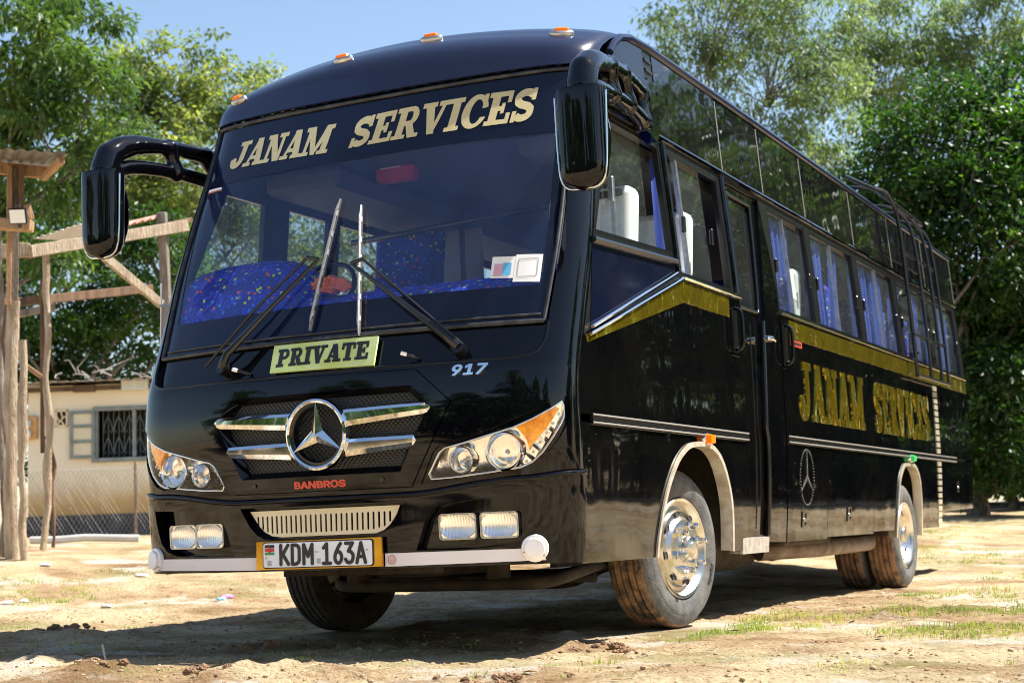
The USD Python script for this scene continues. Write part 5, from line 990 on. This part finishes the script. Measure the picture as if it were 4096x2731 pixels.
# trees that the photograph shows only mirrored in the paint and the chrome
pr = None
pt1 = tree('roadside_tree', 'tree beside the bus seen only mirrored in its side', (8.0, 25.0, 0), [(0, 0, 6.2, 2.6, 2.6, 2.4), (1.2, .8, 3.2, 2.2, 2.2, 1.9), (-1.2, -.6, 3.0, 2.0, 2., 1.9), (.4, -.5, 8.2, 1.6, 1.6, 1.5)], 'mango', 300, 110, .22, .09, .52, droop=.4, tr=.2, seed=61, group='trees mirrored in the side of the bus')
pb1 = tree('roadside_bush', 'bush beside the bus seen only mirrored in its side', (4.2, 22.5, 0), [(0, 0, 1.1, 2.3, 2.0, 1.2), (1.6, .5, 1.6, 1.8, 1.6, 1.3), (-1.5, -.3, 1.3, 1.6, 1.6, 1.2)], 'dark', 120, 100, .24, .10, .5, droop=.3, tr=.08, seed=66, group='bushes mirrored in the bus')
def copies(src, name, label, group, spots):
    for k, (x, y, rz, sc_) in enumerate(spots):
        x_ = UsdGeom.Xform.Define(stage, free('/World/'+name)); x_.GetPrim().GetReferences().AddInternalReference(src.GetPath())
        for o in list(x_.GetOrderedXformOps()): pass
        x_.ClearXformOpOrder(); x_.AddTransformOp().Set(Gf.Matrix4d(*[float(v) for v in (np.array([[sc_*math.cos(rz), sc_*math.sin(rz), 0, 0], [-sc_*math.sin(rz), sc_*math.cos(rz), 0, 0], [0, 0, sc_, 0], [x, y, -.1, 1]])).ravel()]))
        tag(x_, label, 'tree', group); x_.GetPrim().SetInstanceable(True)
copies(pt1, 'roadside_tree', 'tree beside the bus seen only mirrored in its side', 'trees mirrored in the side of the bus', [(4.5, 27, 1., 1.2), (11.5, 23, 2., 1.35), (6.0, 33, 3., 1.5), (15, 26, 4., 1.4), (10.5, 34, .5, 1.6), (15.5, 15, 2.6, 1.1), (16, 4, 4.4, .9)])
copies(pt1, 'distant_tree', 'tree behind the photographer seen only mirrored in the bus front', 'trees mirrored in the front of the bus', [(-14, -24, .3, 1.3), (-8, -25, 1.2, 1.0), (-3., -27, 2.2, .85), (2.5, -25, 3.1, 1.2), (8., -24, 4., .9), (13.5, -27, 5., 1.25), (20, -23, .8, 1.1), (-22, -20, 2., 1.2), (5, -32, 1.4, 1.3), (-11, -32, 2.9, 1.3)])
copies(pb1, 'roadside_bush', 'bush seen only mirrored in the bus', 'bushes mirrored in the bus', [(x, y, a, s) for x, y, a, s in [(9.5, 24, 1, 1.0), (6.5, 28, 3, 1.4), (14, 11, 5, 1.1), (15, 2, 0, 1.2)] + [(-25+k*4.3, -22-2.5*math.sin(k*1.7), k*1.3, 1.15+.35*math.sin(k*2.3)) for k in range(13)]])

# ------------------------------------------------------------------ the house and its fence
hO = np.array([-14.02, 12.18, 0]); he = np.array([.894, .447, 0]); hn = np.array([.447, -.894, 0])       # hn points out of the wall, to the yard
def hw(s, z, o=0.): return hO + he*s + np.array([0, 0, z]) + hn*o
def hbox(s0, s1, o0, o1, z0, z1, c=.0):
    t = bx(s0, s1, o0, o1, z0, z1, c); Mx = np.eye(4); Mx[:3, 0] = he; Mx[:3, 1] = hn; Mx[:3, 3] = hO; t.apply_transform(Mx)
    if np.linalg.det(Mx[:3, :3]) < 0: t.invert()
    return t
house = thing('house', 'low cream plastered house with a corrugated roof and a barred window at the left', 'house', (0, 0, 0))
plaster = noisy('cream_plaster', (.58, .46, .28), (.66, .55, .37), 1.6, .9, bump=.006, bscale=30)
stain = material('stained_plaster', {'g': ('geometry', {}), 's': ('separate_xyz', {}), 'n': ('noise_texture', {'scale': 2.2, 'detail': 5}), 'a': ('math', {'math_type': 'multiply_add', 'value2': .45, 'value3': -.22}), 'b': ('math', {'math_type': 'add'}), 'r': ('rgb_ramp', {'ramp': [(.0, (.34, .19, .06)), (.30, (.42, .27, .10)), (.75, (.58, .49, .34)), (1., (.63, .55, .41))]}),
    'z': ('map_range', {'from_min': 1.03, 'from_max': 1.75, 'clamp': True}), 'p': ('principled_bsdf', {'roughness': .9})}, [('g.position', 's.vector'), ('s.z', 'z.value'), ('g.position', 'n.vector'), ('n.fac', 'a.value1'), ('z.result', 'b.value1'), ('a.value', 'b.value2'), ('b.value', 'r.fac'), ('r.color', 'p.base_color')], 'p.BSDF')
wins = (1.075, 3.0, 1.92, 2.72)
put(house, 'wall', [hbox(0, wins[0], -.18, 0, 1.05, 3.12), hbox(wins[1], 8, -.18, 0, 1.05, 3.12), hbox(wins[0], wins[1], -.18, 0, 1.05, wins[2]), hbox(wins[0], wins[1], -.18, 0, wins[3], 3.12), hbox(0, .18, -5, -.18, 1.05, 3.12), hbox(7.82, 8, -5, -.18, 1.05, 3.12), hbox(0, 8, -5.2, -5, 1.05, 3.12)], stain)
put(house, 'plinth', hbox(-.02, 8.02, -5.2, .02, .3, 1.05), noisy('black_plinth', (.02, .02, .02), (.06, .055, .05), 4, .8))
n_ = 160; s_ = np.linspace(-.35, 8.4, n_); rows = []
for o, z in ((.38, 3.15), (-2.5, 3.28), (-5.5, 3.1)): rows.append(np.array([hw(a, z+.014*math.sin(a*82), o) for a in s_]))
V = np.vstack(rows); i = np.arange(2)[:, None]*n_; j = np.arange(n_-1)[None]; q = np.stack([i+j, i+j+1, i+n_+1+j, i+n_+j], -1).reshape(-1, 4)
put(house, 'roof', trimesh.Trimesh(V, np.vstack([q[:, [0, 1, 2]], q[:, [0, 2, 3]]]), process=False), noisy('corrugated_iron', (.34, .31, .28), (.46, .43, .40), 3, .5, .5), True)
put(house, 'eave_board', hbox(-.2, 8.2, .05, .08, 3.02, 3.09), noisy('dark_wood', (.05, .03, .02), (.11, .07, .04), 6, .8))
put(house, 'wooden_block', hbox(.74, 1.09, .0, .10, 3.0, 3.11, .01), noisy('dark_block', (.06, .04, .025), (.10, .06, .035), 6, .8)); put(house, 'wooden_block', hbox(1.52, 1.95, .0, .12, 3.0, 3.16, .01), noisy('grey_block', (.42, .45, .44), (.52, .54, .52), 6, .8), label='pale grey board under the eave')
tealm = noisy('teal_frame', (.12, .14, .13), (.18, .20, .185), 8, .6)
fr_ = put(house, 'window_frame', [hbox(wins[0]-.03, wins[0]+.05, -.05, .03, wins[2]-.03, wins[3]+.03, .005), hbox(wins[1]-.05, wins[1]+.03, -.05, .03, wins[2]-.03, wins[3]+.03, .005), hbox(wins[0]-.03, wins[1]+.03, -.05, .035, wins[3]-.03, wins[3]+.035, .005), hbox(wins[0]-.05, wins[1]+.05, -.05, .05, wins[2]-.05, wins[2]+.02, .005)], tealm)
for s in (1.70, 2.35): put(house, 'mullion', hbox(s-.03, s+.03, -.045, .025, wins[2]+.02, wins[3]-.03, .005), tealm)
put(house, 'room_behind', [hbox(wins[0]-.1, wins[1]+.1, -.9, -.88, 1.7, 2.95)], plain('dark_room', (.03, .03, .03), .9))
gm_ = []
for s in np.arange(wins[0]+.10, wins[1]-.05, .085): gm_.append(tube([hw(s, wins[2]+.03, -.10), hw(s, wins[3]-.03, -.10)], .006, 5))
for s in np.arange(wins[0]+.18, wins[1]-.1, .17):
    for z in (2.12, 2.46):
        for d in (-1, 1): gm_.append(tube([hw(s, z+.15, -.095), hw(s+d*.045, z+.05, -.095), hw(s+d*.075, z-.08, -.095), hw(s+d*.055, z-.12, -.095), hw(s+d*.035, z-.08, -.095)], .007, 5))
tag(put(fr_, 'window_bars', gm_, noisy('grille_paint', (.10, .12, .125), (.16, .185, .185), 9, .6), True), kind='stuff')
sh = put(house, 'shutter', [hbox(.68, .73, .02, .06, 1.94, 2.70), hbox(1.03, 1.08, .02, .06, 1.94, 2.70), *[hbox(.73, 1.03, .022, .058, z, z+.05) for z in (1.94, 2.185, 2.43, 2.65)]], tealm)
put(sh, 'shutter_pane', hbox(.73, 1.03, .034, .042, 1.98, 2.66), noisy('obscure_glass', (.50, .44, .30), (.56, .50, .36), 3, .25))
vb = put(house, 'vent_block', [hbox(.44, .64, .0, .025, 2.46, 2.49), hbox(.44, .64, .0, .025, 2.70, 2.73), hbox(.44, .47, .0, .025, 2.46, 2.73), hbox(.61, .64, .0, .025, 2.46, 2.73)] + [beam(hw(a, b, .015), hw(c, d, .015), .022, .022, up=hn) for a, b, c, d in ((.47, 2.49, .56, 2.60), (.56, 2.60, .53, 2.70), (.56, 2.60, .61, 2.63), (.51, 2.54, .47, 2.62), (.53, 2.56, .58, 2.49))], noisy('breeze_block', (.50, .40, .26), (.58, .48, .32), 8, .9))
put(vb, 'vent_hole', hbox(.46, .62, .001, .006, 2.48, 2.71), plain('vent_dark', (.015, .013, .012), .9))
mb = put(house, 'meter_box', hbox(-.02, .17, .0, .10, 2.28, 2.64, .01), noisy('varnished_wood', (.36, .19, .06), (.46, .26, .09), 5, .6)); put(mb, 'meter', [hbox(.0, .09, .10, .14, 2.46, 2.58, .01), hbox(.0, .09, .10, .14, 2.31, 2.42, .01)], M['grey'])
fO = spot(60, 1241, 22); fE = spot(420, 1233, 22); fd = (fE-fO); fd[2] = 0; FLn = np.linalg.norm(fd); fd /= FLn; fz = .62
fence = thing('wire_fence', 'sagging chain-link fence in front of the cream house', 'fence', (0, 0, 0))
wires = []; cell = .062; H_ = 1.02
for dirn in (-1, 1):
    for k in range(int((FLn+2*H_+3)/cell)):
        s0 = -1.5-H_ + k*cell*1.0; a, b = (s0, s0+H_*.62)
        p0, p1 = (a, 0) if dirn > 0 else (b, 0), (b, H_) if dirn > 0 else (a, H_)
        wires.append([np.array([fO[0], fO[1], 0]) + fd*p0[0] + np.array([0, 0, fz+p0[1]]), np.array([fO[0], fO[1], 0]) + fd*(p0[0]+p1[0])/2 + np.array([.03*math.sin(k), .0, fz+(p0[1]+p1[1])/2]), np.array([fO[0], fO[1], 0]) + fd*p1[0] + np.array([0, 0, fz+p1[1]+.02*math.sin(k*.35)])])
tag(put(fence, 'wire_mesh', trimesh.util.concatenate([tube(w, .0018, 4, False) for w in wires]), plain('galvanised_wire', (.20, .195, .185), .5, .3)), kind='stuff')
for s in (-1., 1.55, 4.2): put(fence, 'fence_post', tube([np.array([fO[0], fO[1], .3])+fd*s, np.array([fO[0], fO[1], 1.72])+fd*s], .022, 8), noisy('rusty_post', (.12, .08, .06), (.22, .16, .12), 9, .8))
put(fence, 'tension_wire', tube([np.array([fO[0], fO[1], fz+H_+.01])+fd*-1.5, np.array([fO[0], fO[1], fz+H_-.01])+fd*2, np.array([fO[0], fO[1], fz+H_+.01])+fd*5], .003, 4), plain('fence_wire', (.5, .5, .48), .4, .6))
kb = thing('stone_kerb', 'low mossy kerb of rough stones along the foot of the fence', 'kerb')
km = noisy('mossy_stone', (.16, .14, .08), (.34, .29, .18), 5, .95, bump=.02, bscale=20)
for k in range(14):
    p = np.array([fO[0], fO[1], 0]) + fd*(-.6+k*.30) + (-fd[1]*0)*np.array([0, 0, 0]) + np.array([fd[1], -fd[0], 0])*.55
    t = rock(80+k, 1., 2); t.vertices *= [.19, .12, .17]; put(kb, 'stone', at(t, (p[0], p[1], .50+.02*math.sin(k*2.1))), km, 30)
a, b = spot(70, 1266, 19.5), spot(320, 1260, 19.5)
for q in (a, b): q[2] = float(ground_h(q[0], q[1]))+.05
tag(put(None, 'pipe', tube([a, a*.75+b*.25, b*.5+a*.5+[0, 0, .02], b], .045, 12), noisy('grey_pipe', (.30, .29, .27), (.42, .40, .38), 4, .6), 40), 'long pale pipe lying on the ground in front of the fence', 'pipe')
b_ = spot(300, 1245, 20.5); b_[2] = float(ground_h(b_[0], b_[1])); tree('small_shrub', 'small bright green shrub growing by the kerb just left of the bus', b_, [(0, 0, .22, .26, .22, .18), (.12, 0, .12, .2, .2, .1)], 'dark', 26, 60, .06, .035, .11, droop=.0, tr=.012, seed=71)

# ------------------------------------------------------------------ the unfinished timber frame
wood = [noisy('pale_timber', (.25, .185, .125), (.42, .34, .25), 3.5, .85, bump=.03, bscale=14, stretch=(5, 5, .7)), noisy('orange_timber', (.28, .16, .08), (.42, .26, .14), 3, .85, bump=.03, bscale=14, stretch=(5, 5, .7)), noisy('grey_timber', (.13, .105, .085), (.26, .22, .185), 3, .85, bump=.03, bscale=14, stretch=(5, 5, .7)), noisy('brown_timber', (.08, .045, .028), (.17, .10, .06), 3, .85, stretch=(5, 5, .7))]
tf = thing('timber_frame', 'unfinished frame of rough posts and beams with a small tin roof at the left edge', 'timber frame')
def log(pts, r, m, name='post', seed=0, n=12):
    P_ = np.array([spot(*q) for q in pts]); c = curve(P_, 22); g = np.random.default_rng(seed); rr = r*(1+.10*np.interp(np.arange(22), np.arange(0, 22, 3), g.normal(size=8)))
    c[:, :2] += .018*np.stack([np.interp(np.arange(22), np.arange(0, 22, 3), g.normal(size=8)) for _ in range(2)], 1)
    t = tube(c, rr, n); t.vertices += (meshkit.fbm(t.vertices*[14, 14, 3]+seed, 4, 3)-.5)[:, None]*[.034, .034, 0]; return put(tf, name, t, wood[m], 40)
def brd(p, q, w, h, m, name='beam'): return put(tf, name, beam(spot(*p), spot(*q), w, h, c=.006), wood[m], False)
log([(27, 1292, 16), (25, 1000, 16), (28, 690, 16)], .066, 0, seed=1); log([(54, 1292, 15.9), (52, 1030, 15.9), (51, 780, 15.9)], .042, 0, seed=2)
log([(4, 1290, 16.4), (2, 900, 16.4), (0, 500, 16.4)], .04, 2, seed=3); log([(14, 1290, 16.2), (12, 1000, 16.2), (11, 700, 16.2)], .03, 3, seed=9)
log([(108, 1262, 17.2), (108, 1120, 17.2), (112, 1000, 17.2), (106, 840, 17.2), (112, 760, 17.2), (100, 570, 17.2)], .040, 0, seed=4); log([(120, 1256, 17.3), (121, 1080, 17.3), (114, 1000, 17.3)], .026, 3, seed=5)
brd((29, 700, 16), (31, 385, 16), .11, .10, 2, 'post'); brd((47, 500, 15.95), (49, 378, 15.95), .06, .06, 3, 'post'); brd((20, 700, 15.9), (22, 380, 15.9), .05, .08, 1, 'post'); brd((98, 1040, 17.3), (97, 640, 17.3), .05, .05, 3, 'post')
brd((-60, 381, 15.9), (110, 398, 16.1), .07, .12, 1); brd((-40, 512, 15.7), (74, 520, 15.7), .14, .11, 1); brd((62, 470, 15.9), (72, 505, 15.9), .07, .06, 1); brd((100, 408, 16.), (142, 368, 15.3), .06, .07, 1)
brd((-40, 580, 16.4), (70, 574, 16.5), .06, .15, 0); brd((68, 578, 16.4), (430, 518, 18.2), .06, .13, 0); brd((60, 590, 16.8), (132, 570, 17.4), .06, .06, 3)
brd((-20, 700, 17.4), (350, 662, 19), .06, .10, 3); brd((40, 722, 17.6), (125, 704, 17.6), .06, .08, 2); brd((238, 588, 17), (372, 700, 17.6), .05, .10, 0); brd((372, 488, 18), (385, 760, 18), .10, .10, 2, 'post'); brd((60, 840, 17), (95, 865, 17), .05, .05, 1)
brd((232, 548, 17.3), (440, 505, 18.6), .05, .06, 3)
def sheet(name, c4, m, amp=.018, n=60, waves=14):
    a, b, c, d = [np.array(spot(*q)) for q in c4]; u = np.linspace(0, 1, n)[:, None]; rows = [(a*(1-u)+b*u)*(1-t)+(d*(1-u)+c*u)*t for t in np.linspace(0, 1, 6)]
    for r_ in rows: r_[:, 2] += amp*np.sin(u[:, 0]*waves*6.283)
    V = np.vstack(rows); i = np.arange(5)[:, None]*n; j = np.arange(n-1)[None]; q = np.stack([i+j, i+j+1, i+n+1+j, i+n+j], -1).reshape(-1, 4); F = np.vstack([q[:, [0, 1, 2]], q[:, [0, 2, 3]]])
    V = np.vstack([V, V-[0, 0, .004]]); put(tf, name, trimesh.Trimesh(V, np.vstack([F, F[:, ::-1]+len(V)//2]), process=False), m, True)
tin = noisy('tin_roof', (.07, .065, .06), (.14, .13, .12), 4, .5, .3)
sheet('roof_sheet', [(-140, 330, 15), (161, 351, 15.2), (108, 392, 16.8), (-120, 384, 16.6)], tin, waves=10, amp=.012); sheet('roof_sheet', [(78, 548, 16.6), (190, 512, 17.4), (255, 520, 19.), (150, 552, 18.)], noisy('grey_sheet', (.40, .38, .36), (.52, .50, .48), 4, .6), amp=.01, waves=8)
tile = noisy('clay_tile', (.55, .22, .16), (.66, .36, .30), 8, .8)
for k in range(6):
    p, q = spot(236+k*18, 530-k*4.2, 17.5+k*.1), spot(254+k*18, 520-k*4.2, 17.6+k*.1); put(tf, 'roof_tile', beam(p, q, .34, .022, c=.004), tile, False)
fl = thing('floodlight', 'small square floodlight with a white face mounted on the timber post', 'lamp', spot(40, 497, 15.45))
fx = np.array([R3[0], R3[1], 0]); fx /= np.linalg.norm(fx); fq = -np.array([fwd[0], fwd[1], 0])/np.hypot(fwd[0], fwd[1]); fq = fq*.93+np.array([0, 0, -.36]); fz_ = np.cross(fq, fx); fz_ = fz_ if fz_[2] > 0 else -fz_
def flm(t): Mx = np.eye(4); Mx[:3, 0], Mx[:3, 1], Mx[:3, 2] = fx, fz_, fq; t.apply_transform(Mx); return t
put(fl, 'housing', flm(bx(-.09, .09, -.08, .08, -.03, .0, .008)), M['plastic']); put(fl, 'lamp_face', flm(bx(-.075, .075, -.066, .066, .0, .003)), plain('lamp_face', (.70, .68, .62), .4)); put(fl, 'mounting_bracket', flm(bx(-.02, .02, -.12, .12, -.06, -.03, .004)), M['plastic'])
dead = thing('dead_branches', 'tangle of bare grey branches on the house roof', 'branches')
g = np.random.default_rng(4)
for k in range(10):
    p = spot(100+g.uniform(0, 220), 855+g.uniform(-4, 8), 25.6); pts = [p]; d = g.normal(size=3)*[1, 1, .5]
    for _ in range(5): d = d*.7+g.normal(size=3)*[.5, .4, .22]; pts.append(pts[-1]+d*.10)
    c = curve(pts, 12); c[:, 2] = np.maximum(c[:, 2], 3.28); put(dead, 'branch', tube(c, np.linspace(.014, .004, 12), 5), noisy('dead_wood', (.20, .175, .15), (.32, .29, .25), 8, .9) if k == 0 else UsdShade.Material.Get(stage, '/World/Looks/dead_wood'), True)
bw = thing('low_wall', 'low dark wall with a pale patch in the shade beyond the bus tail', 'wall', (0, 0, 0))
a, b = spot(2190, 1166, 29), spot(2480, 1156, 29); put(bw, 'wall', beam([a[0], a[1], .62], [b[0], b[1], .62], .25, .22, c=.02), noisy('dark_wall', (.10, .09, .08), (.20, .18, .16), 4, .9)); put(bw, 'capping', beam([a[0], a[1], .745], [b[0], b[1], .745], .30, .03, c=.006), noisy('wall_cap', (.22, .20, .18), (.32, .30, .27), 4, .9))
